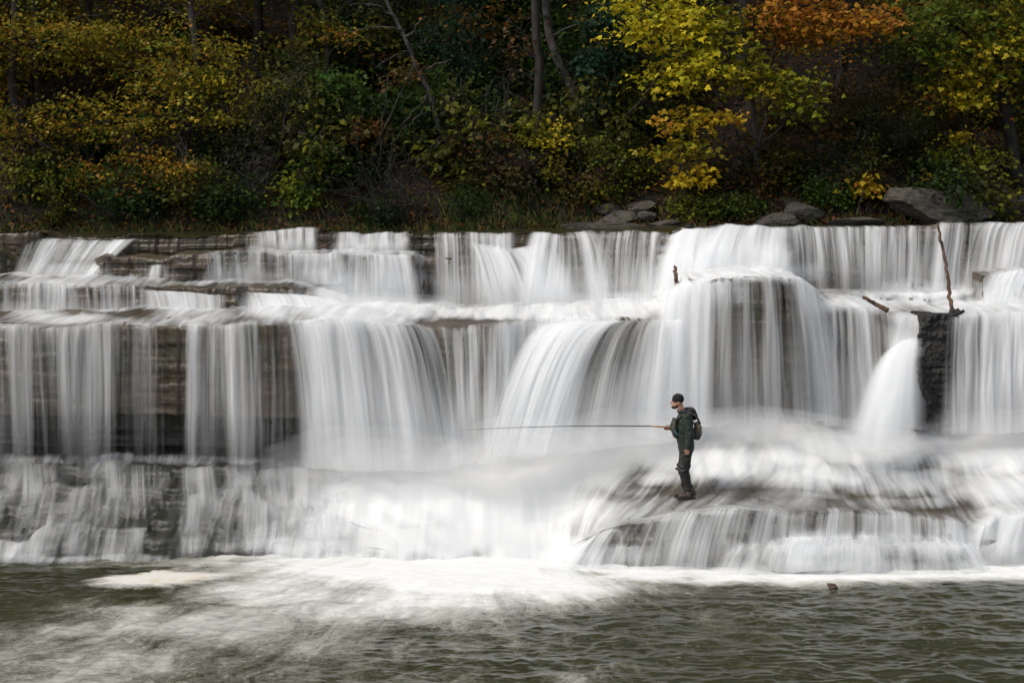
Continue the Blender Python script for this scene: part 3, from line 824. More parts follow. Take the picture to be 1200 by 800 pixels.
fm = N.n('ShaderNodeMapRange', {0: fm, 1: 0.0, 2: 0.95, 3: 0.0, 4: 1.0}, interpolation_type='SMOOTHSTEP').outputs[0]
deep = N.mixc(N.noise(co, 0.7, 3), (0.013, 0.0145, 0.004), (0.030, 0.031, 0.009))
c = N.mixc(fm, deep, N.mixc(N.math('MULTIPLY', foam, 1.0, clamp=True), (0.40, 0.375, 0.27), (0.72, 0.73, 0.72)))
rg = N.n('ShaderNodeMapRange', {0: fm, 3: 0.06, 4: 0.75}).outputs[0]
bm = N.n('ShaderNodeBump', {'Height': N.math('ADD', N.noise(N.mapping(co, (6, 12, 1)), 1.0, 6, 0.72, 1.0), N.math('MULTIPLY', sv, 0.5)), 'Strength': 0.12, 'Distance': 0.05}).outputs[0]
M['pool'] = N.done(N.n('ShaderNodeBsdfPrincipled', {'Base Color': c, 'Roughness': rg, 'Normal': bm, 'Specular IOR Level': 0.4}).outputs[0])
tag(link('pool_water', me, M['pool']), 'olive brown pool below the falls, streaked with drifting foam', kind='structure')
# the bed below it, so that the ground goes on under the near water
me = mesh_arrays('river_bed', np.array([[-60, -6, -0.9], [60, -6, -0.9], [60, 30, -0.9], [-60, 30, -0.9]], float), np.array([[0, 1, 2, 3]]))
tag(link('river_bed', me, M['ledge']), 'stony bed under the pool', kind='structure')

# a floating raft of cream foam
th = np.linspace(0, 2 * np.pi, 240, endpoint=False)
outl = []
for a in th:
    rr = 1 + 0.5 * (fbm(math.cos(a) * 2.2 + 5, math.sin(a) * 2.2 + 5, seed=150) - 0.5) + 0.5 * (fbm(math.cos(a) * 7 + 5, math.sin(a) * 7 + 5, seed=152, oct=3) - 0.5) + .35 * max(0, math.cos(a)) ** 8
    outl.append((rr * math.cos(a), rr * math.sin(a)))
outl = np.array(outl)
rings, V = 14, []
c0 = P(182, 679, 0 + CZ * F / (679 - HZ))
for k in range(rings + 1):
    r = k / rings
    rr = r ** 0.8
    x = outl[:, 0] * rr * 1.22
    y = outl[:, 1] * rr * 0.60 + 0.18 * outl[:, 0] * rr
    z = 0.022 + 0.02 * (1 - r ** 3) - 0.02 * r ** 6 + 0.03 * (fbm(x * 5, y * 7, seed=151) - 0.5) * (1 - r)
    V.append(np.stack([x, y, z], -1))
V = np.concatenate(V)
Fq = []
n = len(th)
for k in range(rings):
    i = np.arange(n)
    Fq.append(np.stack([k * n + i, k * n + (i + 1) % n, (k + 1) * n + (i + 1) % n, (k + 1) * n + i], 1)[:, ::-1])
me = mesh_arrays('foam_raft', V, np.concatenate(Fq), smooth=True)
N = NT('cream river foam')
co = N.n('ShaderNodeTexCoord').outputs['Object']
c = N.ramp(N.noise(co, 2.2, 4), [(0.42, (0.62, 0.615, 0.585)), (0.66, (0.58, 0.54, 0.45))])
bm = N.n('ShaderNodeBump', {'Height': N.noise(co, 30, 4), 'Strength': 0.3, 'Distance': 0.02}).outputs[0]
attr(me, 'rim', np.repeat(np.linspace(0, 1, rings + 1), n))
al = N.math('SUBTRACT', N.math('ADD', N.noise(N.mapping(co, (3, 9, 1)), 1.0, 6, 0.72), .85), N.math('MULTIPLY', N.n('ShaderNodeAttribute', attribute_name='rim').outputs['Fac'], 1.25))
al = N.n('ShaderNodeMapRange', {0: al, 1: .12, 2: .75}).outputs[0]
pb = N.n('ShaderNodeBsdfPrincipled', {'Base Color': c, 'Roughness': 0.9, 'Normal': bm})
o = link('foam_raft', me, N.done(N.n('ShaderNodeMixShader', {0: al, 1: N.n('ShaderNodeBsdfTransparent').outputs[0], 2: pb.outputs[0]}).outputs[0]))
o.location = c0
tag(o, 'flat cream coloured raft of foam floating on the dark water by the left ramp', 'foam raft')


# ------------------------------------------------------------------ drifting spray at the foot of the heavy falls
N = NT('spray')
sc_ = N.n('ShaderNodeVolumeScatter', {'Color': (0.97, 0.98, 1.0, 1), 'Density': 0.34, 'Anisotropy': 0.2})
N.t.links.new(sc_.outputs[0], N.out.inputs[1])
M['spray'] = N.m


def spray(label, u, v, Y, ru, rv, dY, seed):
    Vb = []
    th = np.linspace(0, np.pi, 22)
    ph = np.linspace(0, 2 * np.pi, 44, endpoint=False)
    d = np.stack([np.outer(np.sin(th), np.cos(ph)), np.outer(np.sin(th), np.sin(ph)), np.outer(np.cos(th), np.ones_like(ph))], -1).reshape(-1, 3)
    r = 1 + .5 * (fbm(d[:, 0] * 1.6 + seed, d[:, 1] * 1.6, d[:, 2] * 1.6, seed=seed) - .5) * 2
    Vs = d * r[:, None] * [ru * Y / F, dY, rv * Y / F]
    i = np.arange(21)[:, None] * 44 + np.arange(44)[None]
    j = np.arange(21)[:, None] * 44 + (np.arange(44)[None] + 1) % 44
    # thinner towards its edge: three bodies one inside the other
    for q in (1.25, .9, .55):
        me = mesh_arrays('spray', Vs * q, np.stack([i, i + 44, j + 44, j], -1).reshape(-1, 4), True)
        o = link('spray', me, M['spray'])
        o.location = P(u, v, Y)
        tag(o, label, kind='stuff')


for k, a in enumerate([('spray at the foot of the broad grey white curtain', 450, 548, 26.9, 120, 34, .55), ('spray at the foot of the arching jet', 600, 540, 26.8, 90, 36, .6), ('spray under the middle fan of strands', 710, 526, 27.0, 90, 30, .55),
                       ('spray at the foot of the domed fall', 880, 500, 27.3, 120, 20, .5), ('spray at the foot of the solid white jet', 1030, 524, 26.5, 70, 18, .5), ('spray at the foot of the right hand fall', 1180, 508, 27.6, 90, 26, .5),
                       ('spray on the shelf under the rounded corner fall', 440, 358, 30.6, 80, 12, .5), ('spray on the shelf under the fine grey veil', 1010, 350, 30.7, 90, 10, .4), ('spray rising over the plume in the pool', 520, 632, 25.4, 170, 16, .4)]):
    spray(*a, seed=700 + k)
# ------------------------------------------------------------------ the wooded bank
def bank_y(x):
    return 37.5 + 0.9 * (fbm(x * 0.25, seed=201) - 0.5) * 2


def hill_z(x, y):
    d = y - bank_y(x)
    z = river_z(x) - 0.10 + np.where(d < 0, d * 0.5, 0.0)
    z = z + 0.55 * sstep(0, 1.2, d) + 0.74 * np.clip(d - 0.8, 0, 60)
    return z + (0.9 * (fbm(np.asarray(x) * 0.35, np.asarray(y) * 0.35, seed=202) - 0.5) + 0.25 * (fbm(np.asarray(x) * 1.6, np.asarray(y) * 1.6, seed=203) - 0.5)) * sstep(0.3, 2.5, d)


hx = np.concatenate([np.linspace(-60, -20, 40, endpoint=False), np.linspace(-20, 20, 320), np.linspace(20.1, 60, 40)])
hy = np.concatenate([np.linspace(35.5, 50, 200, endpoint=False), np.linspace(50, 90, 70)])
gx, gy = np.meshgrid(hx, hy)
me = mesh_arrays('hillside', np.stack([gx, gy, hill_z(gx, gy)], -1).reshape(-1, 3), grid_faces(len(hy), len(hx)), smooth=True)
N = NT('leaf littered forest soil')
co = N.n('ShaderNodeTexCoord').outputs['Object']
f = N.math('ADD', N.math('MULTIPLY', N.noise(co, 7, 5, 0.7), 0.6), N.math('MULTIPLY', N.noise(co, 0.8, 3), 0.4))
c = N.ramp(f, [(0.3, (0.004, 0.0035, 0.002)), (0.5, (0.013, 0.009, 0.005)), (0.66, (0.036, 0.021, 0.010)), (0.8, (0.08, 0.045, 0.018))])
bm = N.n('ShaderNodeBump', {'Height': N.noise(co, 14, 5, 0.7), 'Strength': 0.8, 'Distance': 0.08}).outputs[0]
M['soil'] = N.done(N.n('ShaderNodeBsdfPrincipled', {'Base Color': c, 'Roughness': 0.95, 'Normal': bm}).outputs[0])
tag(link('hillside', me, M['soil']), 'steep leaf littered hillside rising behind the river', kind='structure')

GD, BG, GR, OL, YG, YE, OR, RU, DU = (0.020, 0.040, 0.012), (0.012, 0.040, 0.024), (0.050, 0.095, 0.014), (0.085, 0.085, 0.016), (0.24, 0.25, 0.02), (0.56, 0.40, 0.025), (0.48, 0.19, 0.03), (0.13, 0.055, 0.018), (0.055, 0.050, 0.030)


def leaf_cloud(C, rad, n, pal, size, flat=0.45, lobed=False, seed=0, jitter=0.5):
    g = np.random.default_rng(seed)
    C = np.asarray(C, float)
    m = len(C)
    N_ = m * n
    cen = np.repeat(C, n, 0)
    r = np.repeat(np.asarray(rad, float), n)
    off = g.normal(size=(N_, 3)) * 0.5
    off[:, 2] *= flat
    off[:, 2] -= 0.22 * (off[:, 0] ** 2 + off[:, 1] ** 2)
    p = cen + off * r[:, None]
    a = np.stack([off[:, 0] + g.normal(size=N_) * .6, off[:, 1] + g.normal(size=N_) * .6, g.normal(size=N_) * .35 - .35], 1)
    a /= np.linalg.norm(a, axis=1, keepdims=True) + 1e-6
    up = np.stack([g.normal(size=N_) * .55, g.normal(size=N_) * .55 - .25, 0.9 + 0 * r], 1)
    s = np.cross(a, up)
    s /= np.linalg.norm(s, axis=1, keepdims=True) + 1e-6
    nn = np.cross(s, a)
    L = size * g.uniform(0.6, 1.35, N_)[:, None]
    pal = np.asarray(pal, float)
    w = g.random((m, len(pal))) ** 3
    w /= w.sum(1, keepdims=True)
    base = np.repeat(w @ pal, n, 0)
    pick = pal[g.integers(0, len(pal), N_)]
    k = (g.random(N_) * jitter)[:, None]
    col = base * (1 - k) + pick * k
    col = col * g.uniform(0.65, 1.35, N_)[:, None]

    def kite(ang, Ls):
        ca, sa = math.cos(ang), math.sin(ang)
        ax, sx = a * ca + s * sa, s * ca - a * sa
        return np.stack([p, p + ax * .45 * Ls + sx * .36 * Ls + nn * .08 * Ls, p + ax * Ls - nn * .12 * Ls, p + ax * .45 * Ls - sx * .36 * Ls + nn * .08 * Ls], 1)
    ks = [kite(0, L)] + ([kite(0.95, L * .75), kite(-0.95, L * .75)] if lobed else [])
    V = np.concatenate(ks, 0).reshape(-1, 3)
    cc = np.repeat(np.concatenate([col] * len(ks), 0), 4, 0)
    Fq = np.arange(len(V)).reshape(-1, 4)
    return V, Fq, cc


def leaf_mesh(name, cl):
    me = mesh_arrays(name, cl[0], cl[1])
    attr(me, 'col', cl[2])
    return me


def bez(a, b, sag, n=7, wob=0.0, g=None):
    t = np.linspace(0, 1, n)[:, None]
    m = (a + b) / 2 + np.array([0, 0, sag])
    p = (1 - t) ** 2 * a + 2 * t * (1 - t) * m + t ** 2 * b
    if wob and g is not None:
        w = g.normal(size=(n, 3)) * wob
        w[0] = w[-1] = 0
        p = p + w
    return p


def wood(trunks, C, g, limbs=12, sag=0.25, tw=1.0):
    """trunk paths [(pts, radii)], limbs to some of the sprays, twigs to the rest"""
    paths = [(np.asarray(p), np.asarray(r)) for p, r in trunks]
    samp = np.concatenate([p for p, r in paths])
    srad = np.concatenate([r for p, r in paths])
    low = samp[:, 2].min()
    if len(C):
        idx = g.permutation(len(C))
        pool_p, pool_r = [samp], [srad]
        for j, i in enumerate(idx):
            c = C[i]
            PP, RR = np.concatenate(pool_p), np.concatenate(pool_r)
            if j < limbs:
                pp, rr = samp, srad
            else:
                pp, rr = PP, RR
            d = np.linalg.norm(pp - c, axis=1) + 1.2 * np.clip(pp[:, 2] - c[2] + 0.3, 0, None) + 3.0 * (pp[:, 2] < low + 0.8)
            k = int(np.argmin(d))
            r0 = min(rr[k] * .55, 0.05 * tw if j < limbs else 0.016 * tw)
            path = bez(pp[k], c, sag * d[k] * .25, 8, 0.02 * min(d[k], 3), g)
            rad = np.linspace(r0, 0.005, 8)
            paths.append((path, rad))
            if j < limbs * 3:
                pool_p.append(path[2:])
                pool_r.append(rad[2:])
    return paths


def build_tree(name, base, trunks, groups, leaf, label, cat='tree', group=None, bark='bark', n=26, limbs=12, lobed=False, mat='leaf', seed=0, flat=.45, sides=6, srad=(.3, .6), jitter=.5, parts=('trunk', 'crown')):
    """groups: [(centre xyz, radii xyz, number of sprays, palette)] in world coordinates"""
    g = np.random.default_rng(seed + 500)
    base = np.asarray(base, float)
    root = empty(name, base)
    tag(root, label, cat, group)
    cl = []
    Call = []
    for q, (c, r, ns, pal) in enumerate(groups):
        d = g.normal(size=(ns, 3))
        d /= np.linalg.norm(d, axis=1, keepdims=True)
        C = np.asarray(c) + d * (g.random(ns) ** 0.45)[:, None] * np.asarray(r) - base
        Call.append(C)
        cl.append(leaf_cloud(C, g.uniform(srad[0], srad[1], ns), n, pal, leaf, flat, lobed, seed * 31 + q, jitter))
    Call = np.concatenate(Call) if Call else np.zeros((0, 3))
    tr = [(np.asarray(p) - base, r) for p, r in trunks]
    V, Fc = tubes(wood(tr, Call, g, limbs), sides)
    link(parts[0], mesh_arrays(parts[0], V, Fc, smooth=True), M[bark], root)
    if cl:
        V = np.concatenate([c[0] for c in cl])
        cc = np.concatenate([c[2] for c in cl])
        link(parts[1], leaf_mesh(parts[1], (V, np.arange(len(V)).reshape(-1, 4), cc)), M[mat], root)
    return root


def stem(pts, r0, r1, n=14, wob=.05, seed=0):
    w = np.array([P(*p) for p in pts])
    t = np.linspace(0, 1, len(w))
    tt = np.linspace(0, 1, n)
    q = np.stack([np.interp(tt, t, w[:, k]) for k in range(3)], 1)
    for _ in range(2):
        q[1:-1] = (q[:-2] + 2 * q[1:-1] + q[2:]) / 4
    g = np.random.default_rng(seed)
    q[1:-1] += g.normal(size=(n - 2, 3)) * wob * np.array([1, 1, 0])
    r = np.linspace(r0, r1, n)
    r[0] *= 1.35
    return q, r


def E(u, v, Y, ru, rv, dY, ns, pal):
    s = Y / F
    return (P(u, v, Y), (ru * s, dY, rv * s), ns, pal)


def ground(u, Y):
    x = (u - 600) / F * Y
    return np.array([x, Y, float(hill_z(x, Y))])


def gv(u, Y):
    p = ground(u, Y)
    return UV(*p)[1]


# --- trees one can tell apart
LEFT = [(.12, .14, .018), (.09, .14, .02), OR, (.16, .20, .02), GR, (.34, .20, .02), (.06, .11, .016), YE]
tb = [
    ('broad_tree', 22, 40.0, [(22, None), (20, 120), (14, -40), (10, -160)], .17, 'dark', [E(40, 40, 40, 95, 50, 1.6, 60, LEFT), E(20, 150, 39.6, 60, 50, 1.2, 40, LEFT), E(60, 215, 39, 60, 40, .9, 34, [GR, OL, OL, YG]), E(0, -60, 41, 130, 60, 2.0, 50, LEFT)], 'dark trunked tree with orange and green leaves at the far left edge of the wood'),
    ('slender_tree', 46, 41.0, [(48, None), (44, 100), (40, -60), (44, -150)], .12, 'dark', [E(110, 30, 40.6, 70, 36, 1.4, 40, LEFT), E(110, -70, 41, 120, 50, 2, 40, LEFT)], 'thin dark tree standing close beside the trunk at the far left of the wood'),
    ('leaning_tree', 246, 40.6, [(262, None), (240, 110), (226, 40), (216, -60), (206, -150)], .14, 'pale', [E(190, 70, 40, 110, 50, 1.6, 80, LEFT), E(250, 110, 39.7, 60, 46, 1.2, 40, [GR, OL, YG, YE]), E(130, 140, 39.3, 80, 36, 1.2, 50, LEFT), E(170, 200, 38.9, 90, 28, .9, 50, [OR, OL, YE, RU, GR]), E(210, -50, 41, 130, 60, 2, 60, LEFT)], 'leaning grey stemmed tree of yellow, orange and green leaves in the left wood'),
]
for i, (nm, u, Y, tr, r, bk, grp, lb) in enumerate(tb):
    tr = [(a, gv(a, Y) + 2 if b is None else b, Y) for a, b in tr]
    build_tree(nm, P(*tr[0]), [stem(tr, r, r * .4, seed=i)], grp, .125, lb, bark={'dark': 'bark', 'pale': 'midbark'}[bk], n=34, seed=i + 1, limbs=16, srad=(.4, .85), flat=.32, jitter=.75)

# the small yellow tree by the water, several stems
Yt = 38.6
b0 = P(880, gv(880, Yt) + 2, Yt)
YEL = [(.72, .60, .035), (.34, .36, .03), (.78, .64, .04), (0.55, 0.52, 0.03), (0.70, 0.47, .02), (.16, .22, .02)]
tr = [stem([(880, gv(880, Yt) + 2, Yt), (888, 180, Yt), (882, 120, Yt), (870, 20, Yt), (866, -60, Yt)], .10, .03, seed=21),
      stem([(888, 185, Yt), (906, 90, Yt - .3), (910, 0, Yt - .4)], .055, .02, seed=22), stem([(886, 190, Yt), (850, 120, Yt - .4), (800, 60, Yt - .7), (760, 20, Yt - .8)], .05, .018, seed=23),
      stem([(884, 178, Yt), (856, 165, Yt - .5), (815, 150, Yt - .8)], .035, .014, seed=24), stem([(889, 180, Yt), (925, 130, Yt - .5), (940, 105, Yt - .6)], .03, .012, seed=25)]
build_tree('yellow_tree', b0, tr, [E(775, 25, 37.8, 68, 34, .8, 54, YEL), E(800, 75, 37.8, 66, 30, .8, 44, YEL), E(850, 30, 38.2, 60, 50, 1, 46, [YG, YE, GR, YG]), E(820, 140, 37.7, 52, 18, .6, 24, [YE, YE, OR, YG]), E(800, 172, 37.7, 42, 22, .6, 16, [YG, YE, OL]), E(812, 205, 37.8, 22, 16, .4, 12, [YE, YE]),
                                       E(890, 95, 38, 46, 26, .8, 34, [YG, GR, YG, YE]), E(940, 110, 37.8, 30, 30, .6, 22, [YG, GR, YG]), E(740, -10, 38, 40, 26, .8, 22, YEL), E(830, -60, 38.5, 130, 40, 1.4, 60, YEL)], .135,
           'bright yellow many stemmed tree leaning over the water in front of the dark wood', bark='midbark', n=16, limbs=18, lobed=True, seed=31, srad=(.35, .8), flat=.32, jitter=.6)

# the green and orange tree that hangs in at the right edge
Yt = 39.2
tr = [stem([(1196, gv(1196, Yt) + 2, Yt), (1176, 130, Yt), (1166, 70, Yt), (1150, -60, Yt), (1140, -160, Yt)], .20, .09, seed=26), stem([(1172, 100, Yt), (1130, 52, Yt - .6), (1060, 56, Yt - 1.0), (975, 58, Yt - 1.2)], .06, .014, seed=27), stem([(1166, 60, Yt), (1100, 20, Yt - .6), (1000, 14, Yt - .9), (930, 20, Yt - 1)], .06, .014, seed=28)]
ORG = [OR, OR, (0.50, 0.22, 0.04), RU, YE, (0.36, 0.12, .03)]
GRN = [GR, YG, GR, OL, (0.10, 0.15, 0.02)]
build_tree('overhanging_tree', P(1196, gv(1196, Yt) + 2, Yt), tr, [E(940, 20, 38, 62, 32, .8, 50, ORG), E(1000, 20, 38, 44, 24, .8, 28, ORG), E(960, -40, 38.3, 90, 36, 1.2, 40, ORG), E(1080, 40, 38.2, 60, 36, 1.0, 44, GRN), E(1140, 80, 38.2, 50, 36, 1.0, 34, [YG, YG, GR, YE]), E(1120, 10, 38.6, 80, 40, 1.4, 50, GRN), E(1180, 40, 38.4, 40, 46, 1.2, 34, [YG, YE, GR]), E(1165, -60, 39, 110, 60, 2, 60, GRN), E(1135, 110, 38.1, 18, 18, .5, 10, [YG, YE]), E(1250, 60, 38.8, 60, 70, 1.4, 40, GRN)],
           .13, 'leaning tree at the right edge with orange boughs over the bank', n=19, limbs=22, lobed=True, seed=32, srad=(.4, .85), flat=.4)

# bare and half bare trees in the dark middle
Yt = 39.5
build_tree('bare_tree', P(548, gv(548, Yt) + 2, Yt), [stem([(560, gv(560, Yt) + 2, Yt), (535, 190, Yt), (512, 140, Yt), (492, 92, Yt), (474, 44, Yt), (448, -6, Yt), (430, -60, Yt)], .10, .04, seed=41)] +
           [stem([(a, b, Yt), ((a + c) / 2 + 8, (b + d) / 2 - 8, Yt - .3), (c, d, Yt - .6)], .03, .006, 10, .06, seed=42 + k) for k, (a, b, c, d) in enumerate([(470, 36, 400, 40), (480, 60, 440, 80), (474, 44, 500, 20), (500, 112, 470, 150), (512, 140, 540, 110), (520, 160, 480, 200), (530, 180, 560, 150), (490, 90, 530, 70), (460, 20, 410, 6), (505, 125, 452, 172)])],
           [E(520, 120, 39.3, 60, 60, .8, 16, [OL, GR, DU])], .10, 'leaning bare tree with grey twisted branches in the dark middle of the wood', bark='midbark', n=8, limbs=3, seed=40)
Yt = 39.4
build_tree('straight_tree', P(628, gv(628, Yt) + 2, Yt), [stem([(628, gv(628, Yt) + 3, Yt), (630, 200, Yt), (632, 100, Yt), (628, 20, Yt), (626, -80, Yt), (626, -160, Yt)], .155, .10, 18, .02, seed=51)], [E(626, -140, 40, 110, 50, 1.8, 50, [GR, OL, YG]), E(600, 40, 39.4, 24, 60, .4, 10, [DU, RU])], .14, 'straight dark trunk rising from the waterline to the top of the picture', bark='bark', n=14, limbs=8, seed=50)
Yt = 41.5
build_tree('curved_tree', P(686, gv(686, Yt) + 2, Yt), [stem([(690, gv(690, Yt) + 3, Yt), (682, 140, Yt), (672, 104, Yt), (654, 76, Yt), (644, 40, Yt), (638, -10, Yt), (634, -120, Yt)], .16, .11, 18, .015, seed=53)], [E(640, -110, 41.5, 110, 50, 1.8, 50, [GR, OL, YG]), E(700, 40, 41, 36, 24, .6, 12, [OL, YE, RU])], .14, 'grey trunk bowed at its foot on the leafy slope', bark='midbark', n=14, limbs=8, seed=52)
Yt = 43
build_tree('thin_tree', P(560, gv(560, Yt) + 2, Yt), [stem([(562, gv(562, Yt) + 2, Yt), (552, 60, Yt), (530, -10, Yt), (510, -120, Yt)], .09, .06, seed=55)], [E(520, -110, 43, 100, 60, 1.8, 40, [GR, OL]), E(560, 20, 42.5, 60, 24, .7, 16, [RU, OL, OR])], .14, 'thin brown stem leaning back up the slope', bark='midbark', n=14, limbs=8, seed=54)
build_tree('pale_tree', P(388, gv(388, 42) + 2, 42), [stem([(388, gv(388, 42) + 2, 42), (382, 60, 42), (374, -10, 42), (366, -120, 42)], .10, .06, seed=57)], [E(360, -100, 42, 110, 60, 1.8, 40, [GR, OL, DU]), E(400, 20, 41.6, 50, 40, .7, 16, [DU, OL])], .13, 'grey thin trunk behind the grey brown brush', bark='midbark', n=14, limbs=8, seed=56)

# shrubs one can tell apart: (name, label, u, Y, crown groups)
SH = [
    ('bushy_sapling', 'light green sapling at the foot of the wood in the left middle', 350, 38.9, [E(350, 225, 38.7, 32, 26, .7, 26, [GR, YG, GR]), E(385, 190, 38.8, 40, 34, .8, 26, [GR, GD, GR])], .15),
    ('twiggy_bush', 'large grey brown bush of fine twigs and dull leaves left of the middle', 320, 39.6, [E(310, 140, 39.4, 60, 50, 1, 60, [DU, DU, OL]), E(350, 110, 39.6, 50, 50, 1, 40, [DU, OL, DU]), E(290, 190, 39.2, 40, 34, .8, 26, [DU, GD])], .075),
    ('feathery_sapling', 'sapling with spreading fresh green fronds high in the middle left', 392, 39.8, [E(395, 92, 39.5, 36, 18, .6, 20, [GR, GR, (0.05, 0.12, .02)]), E(410, 120, 39.6, 24, 24, .6, 12, [GR, GD])], .15),
    ('hemlock_tree', 'dark blue green evergreen filling the shade behind the bare leaning tree', 540, 42, [E(530, 60, 41.6, 46, 50, 1, 60, [BG, BG, GD]), E(560, 130, 41.2, 46, 40, 1, 50, [BG, GD, BG]), E(510, 180, 40.6, 40, 40, 1, 40, [BG, GD]), E(545, -20, 42, 50, 40, 1, 40, [BG])], .10),
    ('rust_sapling', 'low sapling with a few rusty red leaves beside the bare tree', 430, 39.3, [E(425, 160, 39.2, 34, 24, .6, 14, [RU, OL, RU]), E(470, 85, 39.4, 30, 16, .5, 8, [RU, OL])], .13),
    ('vine', 'yellow green vine climbing round the foot of the straight dark trunk', 640, 39.1, [E(645, 170, 38.9, 24, 36, .4, 26, [YG, OL, YE]), E(620, 145, 39, 16, 24, .3, 10, [YG, OL]), E(650, 205, 38.9, 12, 10, .3, 6, [YG])], .14),
    ('blue_green_sapling', 'blue green leafed sapling just left of the yellow tree', 715, 40.2, [E(702, 70, 39.8, 30, 36, .6, 26, [BG, (0.03, 0.07, .035), BG]), E(720, 20, 39.8, 34, 34, .7, 26, [BG, (0.03, 0.07, .035)]), E(700, 120, 39.8, 18, 26, .5, 10, [BG, (0.03, 0.07, .035)])], .16),
    ('yellow_green_bush', 'loose yellow green bush above the stone slabs in the middle of the bank', 715, 38.9, [E(715, 180, 38.8, 34, 30, .7, 34, [OL, YG, GR]), E(705, 222, 38.5, 40, 18, .6, 30, [OL, YG, GR]), E(760, 195, 38.8, 20, 30, .5, 14, [OL, YG])], .12),
    ('spreading_shrub', 'low spreading shrub with flat yellow green sprays at the right of the bank', 1150, 38.9, [E(1135, 185, 38.5, 46, 14, .6, 28, [YG, GR, YG]), E(1125, 208, 38.5, 36, 10, .5, 18, [YG, YE, GR]), E(1120, 160, 38.7, 22, 10, .4, 8, [YG, YE])], .13),
    ('green_bush', 'dense green bush at the water between the two stone groups', 840, 38.1, [E(850, 242, 37.9, 44, 14, .5, 50, [GR, OL, GR]), E(815, 240, 37.9, 30, 14, .5, 30, [GR, OL, YG])], .10),
    ('tall_weed', 'tall green weeds behind the low grey stone in the right middle', 975, 38.5, [E(970, 225, 38.3, 34, 26, .6, 60, [GR, GR, GD]), E(1010, 200, 38.5, 30, 50, .7, 50, [OL, GD, OL])], .09),
    ('thin_brush', 'open olive brush of thin stems in the dark hollow right of the yellow tree', 1010, 39.6, [E(1010, 130, 39.3, 50, 46, .8, 50, [OL, GD, DU]), E(1060, 160, 39.4, 40, 40, .8, 40, [OL, GD, DU])], .09),
    ('leafy_sprout', 'little sprout with a few large yellow and orange leaves on the bank', 1015, 37.9, [E(1016, 220, 37.8, 12, 16, .2, 7, [YG, YE, OR])], .2),
]
for i, (nm, lb, u, Y, grp, lf) in enumerate(SH):
    b = P(u, gv(u, Y) + 1, Y)
    g = np.random.default_rng(900 + i)
    st = []
    for k in range(4):
        c = np.asarray(grp[k % len(grp)][0]) + g.normal(size=3) * .25
        st.append((bez(b + np.array([g.normal() * .15, 0, 0]), c, .1, 9, .03, g), np.linspace(.03, .008, 9)))
    build_tree(nm, b, st, grp, lf, lb, cat='tree' if 'tree' in nm else ('vine' if nm == 'vine' else 'bush'), bark='midbark', n=20 if lf > .1 else 34, limbs=8, seed=60 + i, mat='leaf', parts=('stem', 'foliage') if 'tree' not in nm else ('trunk', 'crown'), srad=(.25, .5), flat=.6)


# tangles of bare twigs
def tangle(name, label, u, v, Y, w, h, n, seed, bark='midbark'):
    g = np.random.default_rng(seed)
    b = P(u, v, Y)
    paths = []
    for k in range(n):
        a = np.array([g.normal() * w * .2, g.normal() * .25, 0])
        e = np.array([g.normal() * w * .6, g.normal() * .4 - .2, h * g.uniform(.25, 1.1)])
        q = bez(a, e, g.uniform(-.1, .5) * h, 9, .05, g)
        r0 = g.uniform(.008, .02)
        paths.append((q, np.linspace(r0, .004, 9)))
        for _ in range(4):
            j = g.integers(3, 8)
            q2 = bez(q[j], q[j] + g.normal(size=3) * np.array([.4, .25, .35]), g.normal() * .1, 6, .02, g)
            paths.append((q2, np.linspace(r0 * .5, .003, 6)))
    V, Fc = tubes(paths, 4)
    o = link(name, mesh_arrays(name, V, Fc), M[bark])
    o.location = b
    return tag(o, label, 'bush')


tangle('bare_bush', 'wide tangle of bare dark twigs drooping to the crest in the left middle', 460, 262, 38.4, 1.5, 2.0, 46, 301, 'bark')
tangle('bare_bush', 'small heap of bare twigs caught at the foot of the straight trunk', 622, 215, 39.0, .4, .8, 26, 302)
tangle('bare_bush', 'upright bare twigs in the dark hollow left of the straight trunk', 590, 205, 40.3, .5, 2.6, 20, 303)
tangle('bare_bush', 'thin bare stems beneath the yellow tree', 858, 236, 38.9, .5, 1.8, 18, 304)
tangle('bare_bush', 'bare arching stems on the leaf litter near the right edge', 1110, 190, 40.2, .9, 1.8, 24, 305)
tangle('bare_bush', 'grey brush of bare twigs under the grey brown bush', 300, 240, 38.9, .8, 1.6, 30, 306)

# --- the wood behind: a few kinds, copied up the slope
PROT = []
kinds = [('dark green tree among the shaded trees on the hillside', [GD, GR, GD], 'leaf', .15, 22), ('olive brown tree among the shaded trees on the hillside', [OL, DU, GD, GR], 'leaf', .14, 22), ('yellowing tree among the shaded trees on the hillside', [OL, YG, OL, GR, OR], 'leaf', .15, 20)]
for i, (lb, pal, mt, lf, n) in enumerate(kinds):
    g = np.random.default_rng(400 + i)
    hgt = 9.0
    q = np.stack([np.cumsum(g.normal(size=14) * .06), np.cumsum(g.normal(size=14) * .06), np.linspace(-.4, hgt, 14)], 1)
    grp = [((g.normal() * 1.3, g.normal() * 1.0 - .5, z), (1.6, 1.3, .9), 26, pal) for z in np.linspace(1.8, hgt, 7)]
    PROT.append(build_tree('forest_tree', (0, 0, 0), [(q, np.linspace(.15, .05, 14))], grp, lf, lb, group=lb.replace(' among the', 's among the').replace('tree', 'tree', 1), bark='bark', n=n, limbs=14, seed=70 + i, flat=.55, srad=(.4, .8)))
spots = []
g = np.random.default_rng(77)
for row, (Y, n) in enumerate([(40.6, 9), (42.6, 11), (45.0, 12), (48.0, 12), (52, 10)]):
    for k in range(n):
        u = -60 + (k + .5 + g.uniform(-.3, .3)) * 1320 / n
        spots.append((u, Y + g.uniform(-.8, .8)))
g3 = np.random.default_rng(78)
for k in range(16):
    spots.append((g3.uniform(-330, -60) if k % 2 else g3.uniform(1250, 1500), g3.uniform(39.5, 47)))
